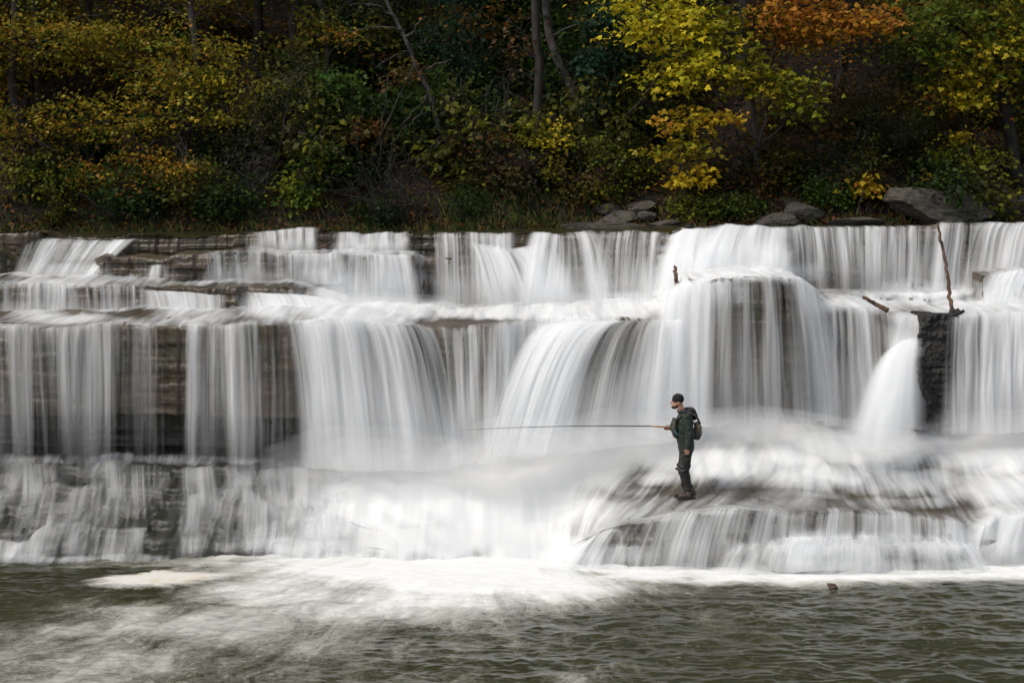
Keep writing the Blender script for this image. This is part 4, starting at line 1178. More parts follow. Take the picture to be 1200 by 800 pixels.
used = [0, 0, 0]
for u, Y in spots:
    if Y < 44 and (560 < u < 730 or (760 < u < 1160)):
        if Y < 42 or 600 < u < 700:
            continue
    k = int(g.integers(0, 3))
    if u < 320:
        k = 2
        if Y < 42 and u > -40:
            continue
    if 400 < u < 640:
        k = int(g.integers(0, 2))
        if Y < 44.5:
            continue
    o = PROT[k] if used[k] == 0 else copy_tree(PROT[k])
    used[k] += 1
    p = ground(u, Y)
    o.location = p
    o.rotation_euler = (g.normal() * .04, g.normal() * .04, g.uniform(0, 6.28))
    s = g.uniform(.75, 1.25)
    o.scale = (s, s, s * g.uniform(.9, 1.1))

UP = []
ukinds = [('dark green undergrowth bush on the shaded slope', [GD, GD, GR], .10), ('rusty leafed undergrowth bush on the shaded slope', [OL, DU, GD, RU], .10), ('olive undergrowth bush on the shaded slope', [OL, GD, DU, YG], .10)]
for i, (lb, pal, lf) in enumerate(ukinds):
    g2 = np.random.default_rng(450 + i)
    st = [(bez(np.array([g2.normal() * .1, g2.normal() * .1, -.1]), np.array([g2.normal() * .5, g2.normal() * .4, g2.uniform(.5, 1.3)]), .2, 8, .02, g2), np.linspace(.02, .006, 8)) for _ in range(6)]
    UP.append(build_tree('undergrowth_bush', (0, 0, 0), st, [((0, 0, .65), (.75, .6, .6), 26, pal), ((.3, -.1, .3), (.6, .5, .3), 12, pal)], lf, lb, cat='bush', group=lb.replace('bush', 'bushes'), bark='bark', n=26, limbs=8, seed=80 + i, parts=('stem', 'foliage'), srad=(.2, .4), flat=.7))
used = [0, 0, 0]
for i in range(130):
    u = g.uniform(-40, 1240)
    Y = 38.2 + 8.5 * g.random() ** 1.5
    k = int(g.integers(0, 3))
    if u > 640 and Y > 39:
        k = 1 if g.random() < .15 else k
    if u > 660 and Y < 39 and g.random() < .6:
        continue
    o = UP[k] if used[k] == 0 else copy_tree(UP[k])
    used[k] += 1
    o.location = ground(u, Y)
    s = g.uniform(.6, 1.5)
    o.scale = (s * 1.2, s, s)
    o.rotation_euler = (0, 0, g.uniform(0, 6.28))

# taller dark green bushes that close the shaded middle of the slope
g4 = np.random.default_rng(79)
for i in range(34):
    u, Y = g4.uniform(330, 720), g4.uniform(39.6, 45.5)
    if 600 < u < 700 and Y < 42:
        continue
    o = copy_tree(UP[0] if g4.random() < .65 else UP[2])
    o.location = ground(u, Y)
    s = g4.uniform(1.3, 2.2)
    o.scale = (s, s, s * 1.1)
    o.rotation_euler = (0, 0, g4.uniform(0, 6.28))

# fallen leaves on the slope
g = np.random.default_rng(88)
n = 26000
x = g.uniform(-16, 16, n)
y = bank_y(x) + 0.4 + 11 * g.random(n) ** 1.6
C = np.stack([x, y, hill_z(x, y) + .03], 1)
cl = leaf_cloud(C, np.full(n, .05), 1, [RU, (0.09, .045, .02), (0.05, .028, .015), (0.20, .09, .03)], .14, .2, seed=89, jitter=.9)
tag(link('fallen_leaves', leaf_mesh('fallen_leaves', cl), M['needle']), 'brown fallen leaves covering the steep slope', kind='stuff')

# grass along the waterline
n = 4200
u = np.concatenate([g.uniform(-20, 700, n // 2), g.normal(610, 60, n // 4), g.uniform(760, 1220, n - n // 2 - n // 4)])
Y = 37.4 + 1.5 * g.random(n)
x = (u - 600) / F * Y
Y = np.maximum(Y, bank_y(x) + .1)
z = hill_z(x, Y)
hgt = g.uniform(.10, .34, n)
bend = g.normal(size=(n, 2)) * .07
wd = .007
V = np.stack([np.stack([x - wd, Y, z - .03], 1), np.stack([x + wd, Y, z - .03], 1), np.stack([x + wd * .6 + bend[:, 0] * .5, Y + bend[:, 1] * .5, z + hgt * .65], 1), np.stack([x + bend[:, 0] * 1.4, Y + bend[:, 1] * 1.4, z + hgt], 1)], 1).reshape(-1, 3)
gc = np.array([(.035, .06, .012), OL, (0.12, .10, .045), GD])[g.integers(0, 4, n)] * g.uniform(.6, 1.3, n)[:, None]
tag(link('bank_grass', leaf_mesh('bank_grass', (V, np.arange(len(V)).reshape(-1, 4), np.repeat(gc, 4, 0))), M['needle']), 'short grass along the far waterline', kind='stuff')


# --- stones on the bank
def boulder(name, label, u0, u1, v0, v1, Y, depth, mat, seed, cuts=14, cat='boulder', group=None):
    g = np.random.default_rng(seed)
    bm = bmesh.new()
    bmesh.ops.create_icosphere(bm, subdivisions=6, radius=1.0)
    V = np.array([v.co[:] for v in bm.verts])
    d = V / np.linalg.norm(V, axis=1, keepdims=True)
    p = d.copy() * 1.15
    for _ in range(cuts):
        nrm = g.normal(size=3)
        nrm /= np.linalg.norm(nrm)
        h = g.uniform(.42, .80)
        ex = np.clip(p @ nrm - h, 0, None)
        p = p - ex[:, None] * nrm * .93
    p += d * (0.05 * np.abs(fbm(d[:, 0] * 5 + seed, d[:, 1] * 5, d[:, 2] * 14, seed=seed + 5) - .5) * 2 + 0.13 * (fbm(d[:, 0] * 3 + seed, d[:, 1] * 3, d[:, 2] * 5, seed=seed) - .5) + 0.09 * (fbm(d[:, 0] * 11, d[:, 1] * 9 + seed, d[:, 2] * 12, seed=seed + 1) - .5))[:, None]
    lo, hi = p.min(0), p.max(0)
    p = (p - lo) / (hi - lo)
    gr_ = (u1 - u0) * .10
    a, b = P(u0 - gr_, v1, Y), P(u1 + gr_, v0 - 1, Y)
    w, h = b[0] - a[0], b[2] - a[2]
    p = (p - [.5, .5, 0]) * [w, depth, h * 1.15] - [0, 0, h * .15]
    for v, q in zip(bm.verts, p):
        v.co = q
    me = bpy.data.meshes.new(name)
    bm.to_mesh(me)
    bm.free()
    me.polygons.foreach_set('use_smooth', np.ones(len(me.polygons), bool))
    o = link(name, me, M[mat])
    o.location = [(a[0] + b[0]) / 2, Y, a[2]]
    return tag(o, label, cat, group)


for k, (lb, u0, u1, v0, v1, Y, dp) in enumerate([
    ('long dark grey slab, upper left of the stone pile on the middle bank', 688, 730, 238, 250, 38.4, .9),
    ('light grey tilted stone, upper right of the stone pile on the middle bank', 730, 766, 236, 251, 38.3, .8),
    ('broad low slab in the middle of the stone pile on the bank', 698, 746, 247, 262, 38.0, .8),
    ('flat slab at the water under the stone pile on the middle bank', 664, 748, 261, 269, 37.3, .8),
    ('short upright stone at the right of the stone pile on the middle bank', 748, 768, 248, 263, 37.9, .5),
    ('small grey stone at the water right of the stone pile', 762, 796, 258, 268, 37.3, .6),
    ('pale rounded stone behind the green bush on the bank', 818, 856, 229, 243, 38.8, .7),
    ('long low grey stone at the water right of the yellow tree', 876, 930, 250, 267, 37.4, .8),
    ('upright grey stone beside the long low stone at the water', 922, 962, 237, 263, 37.8, .8),
    ('small stone half hidden behind the upright grey stone', 912, 944, 232, 246, 38.5, .7),
    ('flat stone at the water left of the big boulder', 975, 1030, 255, 266, 37.3, .7),
    ('big angular grey boulder with a sloping top on the right bank', 1040, 1150, 220, 264, 37.9, 1.7),
    ('dark mossy boulder behind the big angular boulder', 1112, 1172, 218, 262, 38.4, 1.4),
    ('dark boulder at the right edge of the bank', 1160, 1230, 226, 264, 38.6, 1.4)]):
    boulder('bank_boulder', lb, u0, u1, v0, v1, Y, dp, 'boulder', 600 + k, cat='boulder')
boulder('crest_stone', 'small wet stone nub breaking the water at the crest', 796, 812, 263, 276, 32.1, .35, 'darkrock', 641, cat='stone')
boulder('pool_stone', 'small brown stone just above the water in front of the low ledge', 970, 981, 683, 690, CZ * F / (689 - HZ), .16, 'pebble', 642, cat='stone')

# --- the bare rock pillar between the jet and the right hand fall
g = np.random.default_rng(650)
bm = bmesh.new()
bmesh.ops.create_cube(bm, size=1)
bmesh.ops.subdivide_edges(bm, edges=bm.edges[:], cuts=52, use_grid_fill=True)
V = np.array([v.co[:] for v in bm.verts])
a, b = P(1079, 508, 28.0), P(1124, 370, 28.0)
w, h = b[0] - a[0], b[2] - a[2]
x, y, z = V[:, 0], V[:, 1], V[:, 2] + .5
lay = np.floor(z * 30 + 2.2 * vn(x * 2.3, y * 2.3, seed=651))
li = lay.astype(int)
rim = .5 + .5 * np.maximum(abs(x), abs(y)) * 2
ox = .05 * (_h(li, 0 * li, (x > 0).astype(int), 652) - .5) + .16 * (fbm(x * 2 + 5, y * 2, z * 4, seed=653) - .5) + .10 * (fbm(x * 8, y * 8, z * 22, seed=657) - .5)
oy = .05 * (_h(li, 1 + 0 * li, (y > 0).astype(int), 654) - .5) + .22 * (fbm(x * 3 + 3, y * 3, z * 5, seed=655) - .5) + .12 * (fbm(x * 9 + 3, y * 9, z * 24, seed=658) - .5)
q = np.stack([(x + ox + .10 * (z - .5) * (x > 0) + .16 * sstep(.8, 1, z) * (x < 0)) * w, (y + oy) * .9, z * h + .10 * (fbm(x * 2.4, y * 2.4, seed=656) - .5) * (z > .9)], 1)
for v, p in zip(bm.verts, q):
    v.co = p
me = bpy.data.meshes.new('rock_pillar')
bm.to_mesh(me)
bm.free()
o = link('rock_pillar', me, M['darkrock'])
o.location = [(a[0] + b[0]) / 2, 28.65, a[2]]
tag(o, 'black layered rock pillar standing bare between the white jet and the right hand fall', 'rock')


# --- driftwood
def stick(name, label, pts, r0, r1, seed, cat='driftwood', knots=3):
    q, r = stem(pts, r0, r1, 18, .012, seed)
    g = np.random.default_rng(seed)
    r = r * (1 + .25 * (g.random(18) - .5))
    b = q[0].copy()
    paths = [(q - b, r)]
    for _ in range(knots):
        j = g.integers(4, 15)
        e = q[j] - b + g.normal(size=3) * .07
        paths.append((bez(q[j] - b, e, 0, 4), np.linspace(r[j] * .6, r[j] * .2, 4)))
    V, Fc = tubes(paths, 8)
    o = link(name, mesh_arrays(name, V, Fc, smooth=True), M['drift'])
    o.location = b
    return tag(o, label, cat)


t = empty('driftwood_pole', P(1115, 371, 28.5))
tag(t, 'upright driftwood pole leaning against the crest above the dark rock pillar', 'driftwood')
q, r = stem([(1116, 370, 28.5), (1113, 345, 28.7), (1109, 312, 29.0), (1103, 284, 29.3), (1099, 262, 29.5)], .044, .026, 24, .012, 661)
g = np.random.default_rng(662)
r = r * (1 + .3 * (g.random(24) - .5))
paths = [(q - np.array(t.location), r)]
for j in (9, 13, 17):
    e = q[j] - np.array(t.location)
    paths.append((bez(e, e + np.array([g.normal() * .05, -.05, .05]), 0, 4), np.linspace(.025, .012, 4)))
V, Fc = tubes(paths, 9)
link('pole', mesh_arrays('pole', V, Fc, smooth=True), M['drift'], t)
paths = []
for k in range(16):
    e = np.array([g.uniform(-.08, .26), g.uniform(-.12, .12), g.uniform(.0, .16)])
    paths.append((bez(np.array([.06, 0, .02]), e, .03, 5, .01, g), np.linspace(.075, .035, 5)))
V, Fc = tubes(paths, 6)
link('root_wad', mesh_arrays('root_wad', V, Fc, smooth=True), M['bark'], t)
stick('broken_branch', 'short reddish broken branch lying in the froth left of the upright pole', [(1040, 364, 28.5), (1026, 356, 28.6), (1011, 348, 28.7)], .05, .035, 671)
stick('branch_stub', 'dark stub of wood sticking up in the white tongue below the crest', [(793, 336, 30.0), (792, 322, 30.1), (791, 312, 30.2)], .05, .03, 672, knots=1)
stick('crest_twig', 'small dark twig caught at the crest beside the short bright fall', [(372, 291, 32.2), (380, 288, 32.2), (392, 283, 32.4)], .03, .015, 673)
stick('bank_log', 'pale fallen limb on the leaf litter below the yellow tree', [(786, 224, 39.2), (800, 219, 39.2)], .035, .025, 674)
# ------------------------------------------------------------------ the angler
def ball(c, r, n=16):
    r = np.broadcast_to(np.asarray(r, float), 3)
    th = np.linspace(0, np.pi, n)
    ph = np.linspace(0, 2 * np.pi, n * 2, endpoint=False)
    V = np.stack([np.outer(np.sin(th), np.cos(ph)), np.outer(np.sin(th), np.sin(ph)), np.outer(np.cos(th), np.ones_like(ph))], -1).reshape(-1, 3) * r + np.asarray(c)
    m = n * 2
    i = np.arange(n - 1)[:, None] * m + np.arange(m)[None]
    j = np.arange(n - 1)[:, None] * m + (np.arange(m)[None] + 1) % m
    return V, np.stack([i, i + m, j + m, j], -1).reshape(-1, 4)


def loft(rows, sides=20, n=24):
    """rows: (x, y, z, rx, ry) along a limb, elliptical sections lying across the path"""
    rows = np.asarray(rows, float)
    t = np.linspace(0, 1, len(rows))
    tt = np.linspace(0, 1, n)
    q = np.stack([np.interp(tt, t, rows[:, k]) for k in range(5)], 1)
    for _ in range(2):
        q[1:-1] = (q[:-2] + 2 * q[1:-1] + q[2:]) / 4
    T = np.gradient(q[:, :3], axis=0)
    T /= np.linalg.norm(T, axis=1, keepdims=True)
    ref = np.array([0, 1.0, 0])
    b = ref - T * (T @ ref)[:, None]
    b /= np.linalg.norm(b, axis=1, keepdims=True)
    a = np.cross(b, T)
    ang = np.linspace(0, 2 * np.pi, sides, endpoint=False)
    V = q[:, None, :3] + (np.cos(ang)[None, :, None] * a[:, None] * q[:, None, 3:4] + np.sin(ang)[None, :, None] * b[:, None] * q[:, None, 4:5])
    V = V.reshape(-1, 3)
    i = np.arange(n - 1)[:, None] * sides + np.arange(sides)[None]
    j = np.arange(n - 1)[:, None] * sides + (np.arange(sides)[None] + 1) % sides
    Fq = [np.stack([i, j, j + sides, i + sides], -1).reshape(-1, 4)]
    V = np.concatenate([V, q[:1, :3], q[-1:, :3]])
    e = (n - 1) * sides
    k = np.arange(sides)
    Fq.append(np.stack([np.full(sides, n * sides), (k + 1) % sides, k], 1))
    Fq.append(np.stack([np.full(sides, n * sides + 1), e + k, e + (k + 1) % sides], 1))
    return V, Fq


def merge(name, pieces, vox, mat, parent, smooth=6, wr=0.0, seed=0, wscale=9):
    """pieces fused into one continuous surface"""
    Vs, Fs = [], []
    off = 0
    for V, Fc in pieces:
        Vs.append(V)
        for f in (Fc if isinstance(Fc, list) else [Fc]):
            Fs.append(np.asarray(f) + off)
        off += len(V)
    me = mesh_arrays(name + '_raw', np.concatenate(Vs), Fs)
    tmp = bpy.data.objects.new('tmp', me)
    COL.objects.link(tmp)
    md = tmp.modifiers.new('r', 'REMESH')
    md.mode = 'VOXEL'
    md.voxel_size = vox
    ms = tmp.modifiers.new('s', 'SMOOTH')
    ms.iterations = smooth
    ms.factor = .5
    dg = bpy.context.evaluated_depsgraph_get()
    new = bpy.data.meshes.new_from_object(tmp.evaluated_get(dg))
    bpy.data.objects.remove(tmp)
    bpy.data.meshes.remove(me)
    new.name = name
    if wr:
        n = len(new.vertices)
        co = np.empty(n * 3, np.float32)
        no = np.empty(n * 3, np.float32)
        new.vertices.foreach_get('co', co)
        new.vertices.foreach_get('normal', no)
        co, no = co.reshape(-1, 3), no.reshape(-1, 3)
        d = fbm(co[:, 0] * wscale, co[:, 1] * wscale, co[:, 2] * wscale * 1.7, seed=seed, oct=3) - .5
        d = d - .35 * np.abs(fbm(co[:, 0] * 7, co[:, 1] * 7, co[:, 2] * 22, seed=seed + 4, oct=2) - .5)
        new.vertices.foreach_set('co', (co + no * (d * wr * 2)[:, None]).ravel())
        new.update()
    new.polygons.foreach_set('use_smooth', np.ones(len(new.polygons), bool))
    new.materials.clear()
    return link(name, new, mat, parent)


Ym = 25.4
xm = (804 - 600) / F * Ym
zm_ = rock_z(xm, Ym, .25) + 0.015
man = empty('person', (xm, Ym, zm_))
tag(man, 'man in black beanie and dark green jacket standing on the low ledge, fishing', 'person')

M['skin'] = mat_cloth('skin', (0.36, 0.19, 0.13), (0.44, 0.25, 0.18), 14, .5)
M['jacket'] = mat_cloth('dark green jacket', (0.005, 0.013, 0.008), (0.009, 0.020, 0.013), 18, .7)
M['wader'] = mat_cloth('dark mottled waders', (0.004, 0.0045, 0.0045), (0.015, 0.014, 0.011), 9, .6, camo=13)
M['beanie'] = mat_cloth('black knit', (0.006, 0.006, 0.007), (0.012, 0.012, 0.013), 80, .95)
M['hood'] = mat_cloth('navy black hood', (0.007, 0.008, 0.012), (0.016, 0.017, 0.022), 30, .8)
M['vest'] = mat_cloth('olive camouflage pack', (0.010, 0.013, 0.009), (0.07, 0.065, 0.048), 20, .8, camo=16)
M['pack'] = mat_cloth('tan sling pack', (0.10, 0.078, 0.05), (0.17, 0.13, 0.085), 25, .8)
M['packdark'] = mat_cloth('grey pack side', (0.03, 0.03, 0.03), (0.05, 0.048, 0.045), 25, .8)
M['boot'] = mat_cloth('brown wading boot', (0.012, 0.010, 0.008), (0.065, 0.05, 0.035), 22, .7, camo=18)
M['sole'] = mat_cloth('black rubber', (0.006, 0.006, 0.006), (0.012, 0.012, 0.012), 40, .6)
M['beard'] = mat_cloth('dark brown hair', (0.012, 0.008, 0.006), (0.03, 0.02, 0.014), 90, .9)
M['cork'] = mat_cloth('cork grip', (0.30, 0.15, 0.07), (0.38, 0.2, 0.1), 60, .7)
M['blank'] = mat_cloth('dark rod blank', (0.010, 0.010, 0.011), (0.02, 0.02, 0.02), 60, .3)
M['reel'] = mat_cloth('grey reel', (0.05, 0.05, 0.052), (0.09, 0.09, 0.09), 60, .35)
M['blue'] = mat_cloth('pale blue tool cord', (0.03, 0.16, 0.24), (0.05, 0.22, 0.30), 60, .6)


def tube1(pts, r, n=8, sides=10):
    V, Fc = tubes([(np.asarray(pts, float), np.broadcast_to(np.asarray(r, float), len(pts)).copy())], sides)
    return V, Fc


def capsule(a, b, ra, rb):
    a, b = np.asarray(a, float), np.asarray(b, float)
    rows = [(*(a + (b - a) * t), ra + (rb - ra) * t, ra + (rb - ra) * t) for t in np.linspace(0, 1, 6)]
    return [loft(rows, 14, 10), ball(a, ra, 10), ball(b, rb, 10)]


def hand(wrist, fwd, side, curl, s=1.0):
    """palm and five fingers; FWD: palm direction, SIDE: towards the thumb, CURL: closing direction"""
    w, f, sd, c = (np.asarray(a, float) for a in (wrist, fwd, side, curl))
    out = []
    pc = w + f * .05 * s
    for k, o in enumerate((-.027, -.009, .009, .027)):
        out += capsule(w + sd * o * .7 * s, w + f * .092 * s + sd * o * s, .014 * s, .0125 * s)
        Lg = (.070, .084, .090, .080)[k] * s
        p0 = w + f * .092 * s + sd * o * s
        p1 = p0 + (f * .80 + c * .6) * Lg * .45
        p2 = p1 + (f * .15 + c * 1.0) * Lg * .35
        p3 = p2 + (-f * .55 + c * .75) * Lg * .28
        out += capsule(p0, p1, .0105 * s, .0095 * s) + capsule(p1, p2, .0095 * s, .0088 * s) + capsule(p2, p3, .0088 * s, .0078 * s)
    t0 = w + f * .03 * s + sd * .025 * s
    t1 = t0 + (sd * .7 + f * .6 + c * .3) * .04 * s
    t2 = t1 + (f * .9 + c * .5 + sd * .1) * .032 * s
    out += capsule(t0, t1, .014 * s, .0115 * s) + capsule(t1, t2, .011 * s, .009 * s)
    return out


# joints (facing -x; near side is -y)
HEAD = np.array([-.155, 0, 1.745])
body = []
body.append(ball(HEAD, (.098, .076, .118), 18))
body.append(ball(HEAD + [-.045, 0, -.055], (.062, .056, .072), 14))           # jaw
body += capsule(HEAD + [-.093, 0, .012], HEAD + [-.126, 0, -.026], .009, .017)   # nose
body.append(ball(HEAD + [-.088, 0, .032], (.022, .052, .013), 10))             # brow
body.append(ball(HEAD + [-.094, 0, -.062], (.014, .026, .010), 10))            # lips
body.append(ball(HEAD + [-.090, 0, -.100], (.020, .026, .020), 10))            # chin
for s in (-1, 1):
    body.append(ball(HEAD + [.012, s * .078, -.008], (.020, .010, .034), 10))     # ears
body += capsule(HEAD + [.03, 0, -.06], [-.04, 0, 1.50], .060, .070)            # neck
body.append(loft([(-.02, 0, 1.52, .09, .15), (-.015, 0, 1.42, .125, .19), (-.03, 0, 1.25, .13, .175), (-.01, 0, 1.08, .115, .155), (0, 0, .92, .125, .165), (0, 0, .84, .11, .15)]))
NA = [(-.005, -.195, 1.47), (.045, -.245, 1.19), (.005, -.235, .945)]          # near arm hanging
FA = [(-.03, .195, 1.46), (-.07, .245, 1.205), (-.285, .115, 1.238)]           # far arm holding the rod
body += capsule(NA[0], NA[1], .056, .045) + capsule(NA[1], NA[2], .043, .030)
body += capsule(FA[0], FA[1], .056, .045) + capsule(FA[1], FA[2], .043, .030)
ROD0, ROD1 = np.array([-.10, .06, 1.262]), np.array([-.62, .06, 1.288])
body += hand(NA[2], (-.10, .05, -1.0), (-.95, -.1, .1), (-.15, .95, 0), .98)
body += hand(FA[2], (-.9, -.35, .12), (.12, -.3, .95), (.15, -.85, .45), .98)
NL = [(.01, -.085, .90), (-.035, -.095, .50), (.045, -.095, .10)]
FL = [(.0, .085, .90), (-.055, .085, .50), (.010, .085, .10)]
for L in (NL, FL):
    body += capsule(L[0], L[1], .088, .060) + capsule(L[1], L[2], .058, .042)
    body += capsule((L[2][0] + .03, L[2][1], .06), (L[2][0] - .15, L[2][1], .045), .042, .034)
merge('body', body, .0065, M['skin'], man, 3)
for s in (-1, 1):
    V, Fc = ball(HEAD + [-.089, s * .034, .012], (.010, .013, .009), 10)
    link('eye', mesh_arrays('eye', V, Fc, True), M['sole'], man)
merge('beard', [ball(HEAD + [-.058, 0, -.098], (.056, .056, .038), 14), ball(HEAD + [-.015, 0, -.066], (.045, .070, .038), 14), ball(HEAD + [-.102, 0, -.052], (.008, .024, .005), 10)], .007, M['beard'], man, 3, .004, 5, 40)
hat = [ball(HEAD + [.010, 0, .050], (.110, .090, .098), 18), loft([(*(HEAD + [.012, 0, -.002]), .104, .086), (*(HEAD + [.006, 0, .05]), .113, .092)], 24, 8)]
hb = merge('beanie', hat, .008, M['beanie'], man, 4, .003, 6, 40)
V, Fc = ball(HEAD + [-.102, -.045, .052], (.012, .022, .011), 8)
link('beanie_tag', mesh_arrays('beanie_tag', V, Fc, True), M['reel'], hb)
# jacket: torso and sleeves in one
jk = [loft([(-.03, 0, 1.555, .085, .10), (-.02, 0, 1.50, .125, .185), (-.025, 0, 1.40, .165, .225), (-.045, 0, 1.27, .172, .215), (-.03, 0, 1.12, .155, .20), (-.005, 0, 1.0, .15, .195), (.0, 0, .91, .15, .195)], 28, 30)]
jk += capsule(NA[0], NA[1], .098, .085) + capsule(NA[1], (.012, -.237, .965), .085, .062)
jk += capsule(FA[0], FA[1], .095, .082) + capsule(FA[1], (-.245, .145, 1.235), .072, .052)
jk.append(loft([(-.06, 0, 1.545, .085, .085), (-.085, 0, 1.60, .088, .085)], 20, 6))
merge('jacket', jk, .009, M['jacket'], man, 4, .016, 7, 8)
# hood lying on the shoulders
hd = []
for a in np.linspace(-1, 1, 9):
    ang = a * 2.2
    hd.append(ball([-.02 + .13 * math.cos(ang) * .9, .125 * math.sin(ang), 1.575 + .015 * math.cos(ang)], (.062, .055, .052), 12))
hd.append(ball([.10, 0, 1.55], (.085, .11, .085), 14))
hd.append(ball([.155, 0, 1.49], (.055, .09, .085), 14))
merge('hood', hd, .009, M['hood'], man, 4, .012, 8, 10)
# waders with folds at the knee
wd = []
for L in (NL, FL):
    wd += capsule((L[0][0], L[0][1], .93), L[1], .112, .088) + capsule(L[1], (L[2][0], L[2][1], .16), .086, .066)
    for z, dx, r in ((.58, -.05, .098), (.51, -.07, .100), (.44, -.03, .092), (.33, .0, .084), (.24, .025, .084), (.17, .035, .082)):
        wd.append(ball([L[1][0] * .5 + L[2][0] * .5 + dx, L[1][1], z], (r, r * .92, .038), 12))
wd.append(loft([(0, 0, 1.02, .145, .19), (.0, 0, .92, .152, .195), (.005, 0, .83, .13, .18)], 24, 10))
merge('waders', wd, .009, M['wader'], man, 3, .016, 9, 10)
for L in (NL, FL):
    x, y = L[2][0], L[2][1]
    bt = merge('boot', [ball([x + .035, y, .10], (.085, .062, .075), 14), loft([(x + .09, y, .055, .05, .052), (x + .0, y, .062, .055, .055), (x - .11, y, .052, .042, .058), (x - .20, y, .042, .032, .042)], 18, 16)] + capsule((x + .03, y, .10), (x + .04, y, .17), .070, .066), .008, M['boot'], man, 3, .006, 10, 20)
    pts = [(x + .115, .040), (x + .06, .055), (x - .06, .055), (x - .15, .058), (x - .225, .040)]
    V, Fc = loft([(px_, y, .014, .018, w_) for px_, w_ in pts], 14, 16)
    link('sole', mesh_arrays('sole', V, Fc, True), M['sole'], bt)
# small things worn on the front
ch = merge('chest_pack', [loft([(-.20, -.02, 1.44, .045, .13), (-.225, -.02, 1.34, .062, .15), (-.22, -.02, 1.20, .055, .14), (-.19, -.02, 1.10, .03, .11)], 18, 14), ball([-.255, -.02, 1.29], (.045, .11, .065), 12)], .009, M['vest'], man, 3, .01, 11, 14)
V, Fc = tube1(bez(np.array([-.235, -.15, 1.30]), np.array([-.17, -.215, 1.17]), -.05, 8), .007)
link('tool_cord', mesh_arrays('tool_cord', V, Fc, True), M['blue'], ch)
# backpack on his back
bp = empty('backpack', (xm + .145, Ym, zm_ + 1.06))
tag(bp, 'tan and grey sling pack on the back of the man', 'backpack')
o_ = np.array([.145, 0, 1.06])
merge('bag', [loft([(.05, -.02, .05, .06, .12), (.07, -.02, .12, .075, .14), (.065, -.02, .23, .07, .135), (.04, -.02, .31, .045, .10)], 20, 16)], .009, M['pack'], bp, 3, .01, 12, 12)
merge('side_pocket', [loft([(.02, -.13, .02, .065, .04), (.03, -.15, .10, .075, .045), (.02, -.14, .17, .06, .035)], 16, 10)], .008, M['packdark'], bp, 3, .008, 13, 12)
sp = np.array([(.24, -.10, 1.36), (.17, -.16, 1.50), (.03, -.165, 1.575), (-.12, -.13, 1.50), (-.205, -.10, 1.40)]) - o_
V, Fc = tube1(np.stack([np.interp(np.linspace(0, 1, 16), np.linspace(0, 1, 5), sp[:, k]) for k in range(3)], 1), .02)
link('strap', mesh_arrays('strap', V, Fc, True), M['packdark'], bp)
# the rod in his hand
fr = empty('fishing_rod', (xm + ROD0[0], Ym + ROD0[1], zm_ + ROD0[2]))
tag(fr, 'long thin fishing rod held level by the man, its tip reaching over the white water', 'fishing rod')
d = ROD1 - ROD0
V, Fc = tube1([d * t for t in np.linspace(0, 1, 10)], [.012, .016, .017, .016, .015, .015, .016, .016, .014, .010], sides=12)
link('grip', mesh_arrays('grip', V, Fc, True), M['cork'], fr)
t = np.linspace(0, 1, 40)
bl = d + np.stack([-3.30 * t, 0.05 * t, .045 * t - .115 * t ** 2], 1)
V, Fc = tube1(bl, np.linspace(.0105, .0032, 40), sides=8)
link('blank', mesh_arrays('blank', V, Fc, True), M['blank'], fr)
for tt_ in (.16, .34, .52, .68, .82, .93):
    c = d + np.array([-3.30 * tt_, 0.05 * tt_, .045 * tt_ - .115 * tt_ ** 2 - .014])
    a = np.linspace(0, 2 * np.pi, 14)
    V, Fc = tube1(np.stack([0 * a + c[0], c[1] + .009 * np.cos(a), c[2] + .009 * np.sin(a)], 1), .0016, sides=5)
    link('line_guide', mesh_arrays('line_guide', V, Fc, True), M['reel'], fr)
c = np.array([.0, 0, -.055])
a = np.linspace(0, 2 * np.pi, 24)
merge('reel', [loft([(c[0], c[1] - .018, c[2], .042, .042), (c[0], c[1] + .018, c[2], .042, .042)], 20, 6)] if False else capsule(c + [0, -.014, 0], c + [0, .014, 0], .036, .036) + capsule(c, c + [.0, 0, .05], .008, .008), .006, M['reel'], fr, 3)
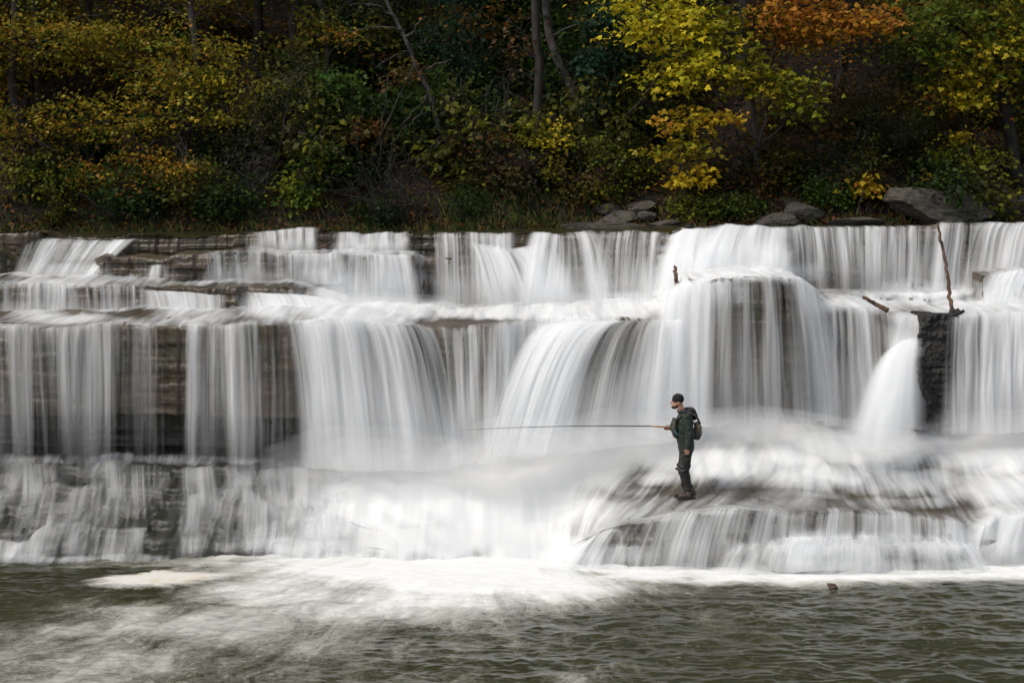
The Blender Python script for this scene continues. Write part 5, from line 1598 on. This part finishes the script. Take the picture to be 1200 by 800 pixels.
ln_ = np.stack([np.linspace(-3.82, -4.20, 12), np.full(12, .05), np.interp(np.linspace(0, 1, 12), [0, 1], [-.044, -.075])], 1)
V, Fc = tube1(ln_, .0014, sides=4)
link('line', mesh_arrays('line', V, Fc, True), M['reel'], fr)

# ------------------------------------------------------------------ camera, light, sky
cam = bpy.data.objects.new('camera', bpy.data.cameras.new('camera'))
COL.objects.link(cam)
cam.location = (0, 0, CZ)
cam.rotation_euler = (R(90), 0, 0)
cam.data.sensor_width = 36
cam.data.lens = F / 1200 * 36
cam.data.shift_y = -(400 - HZ) / 1200
cam.data.clip_end = 500
scene.camera = cam

SUN_EL, SUN_AZ = R(56), R(-116)       # azimuth from +y towards +x
sd = Vector((math.sin(SUN_AZ) * math.cos(SUN_EL), math.cos(SUN_AZ) * math.cos(SUN_EL), math.sin(SUN_EL)))
sun = bpy.data.objects.new('sun', bpy.data.lights.new('sun', 'SUN'))
COL.objects.link(sun)
sun.data.energy = 1.15
sun.data.angle = R(12)
sun.data.color = (1.0, 0.90, 0.74)
sun.rotation_euler = sd.to_track_quat('Z', 'Y').to_euler()
w = bpy.data.worlds.new('World')
scene.world = w
w.use_nodes = True
nt = w.node_tree
nt.nodes.clear()
sky = nt.nodes.new('ShaderNodeTexSky')
sky.sky_type = 'NISHITA'
sky.sun_disc = False
sky.sun_elevation = SUN_EL
sky.sun_rotation = SUN_AZ
sky.air_density = 1.0
sky.dust_density = 4.0
hs = nt.nodes.new('ShaderNodeHueSaturation')
hs.inputs['Saturation'].default_value = 0.4
bg = nt.nodes.new('ShaderNodeBackground')
bg.inputs['Strength'].default_value = 0.135
out = nt.nodes.new('ShaderNodeOutputWorld')
nt.links.new(sky.outputs[0], hs.inputs['Color'])
nt.links.new(hs.outputs[0], bg.inputs[0])
nt.links.new(bg.outputs[0], out.inputs[0])
vs = scene.view_settings
vs.view_transform = 'Standard'
vs.look = 'None'
vs.gamma = 1
vs.exposure = 0.35
scene.cycles.use_denoising = True
scene.cycles.transparent_max_bounces = 32
scene.cycles.max_bounces = 10
scene.cycles.diffuse_bounces = 8
scene.cycles.volume_bounces = 3
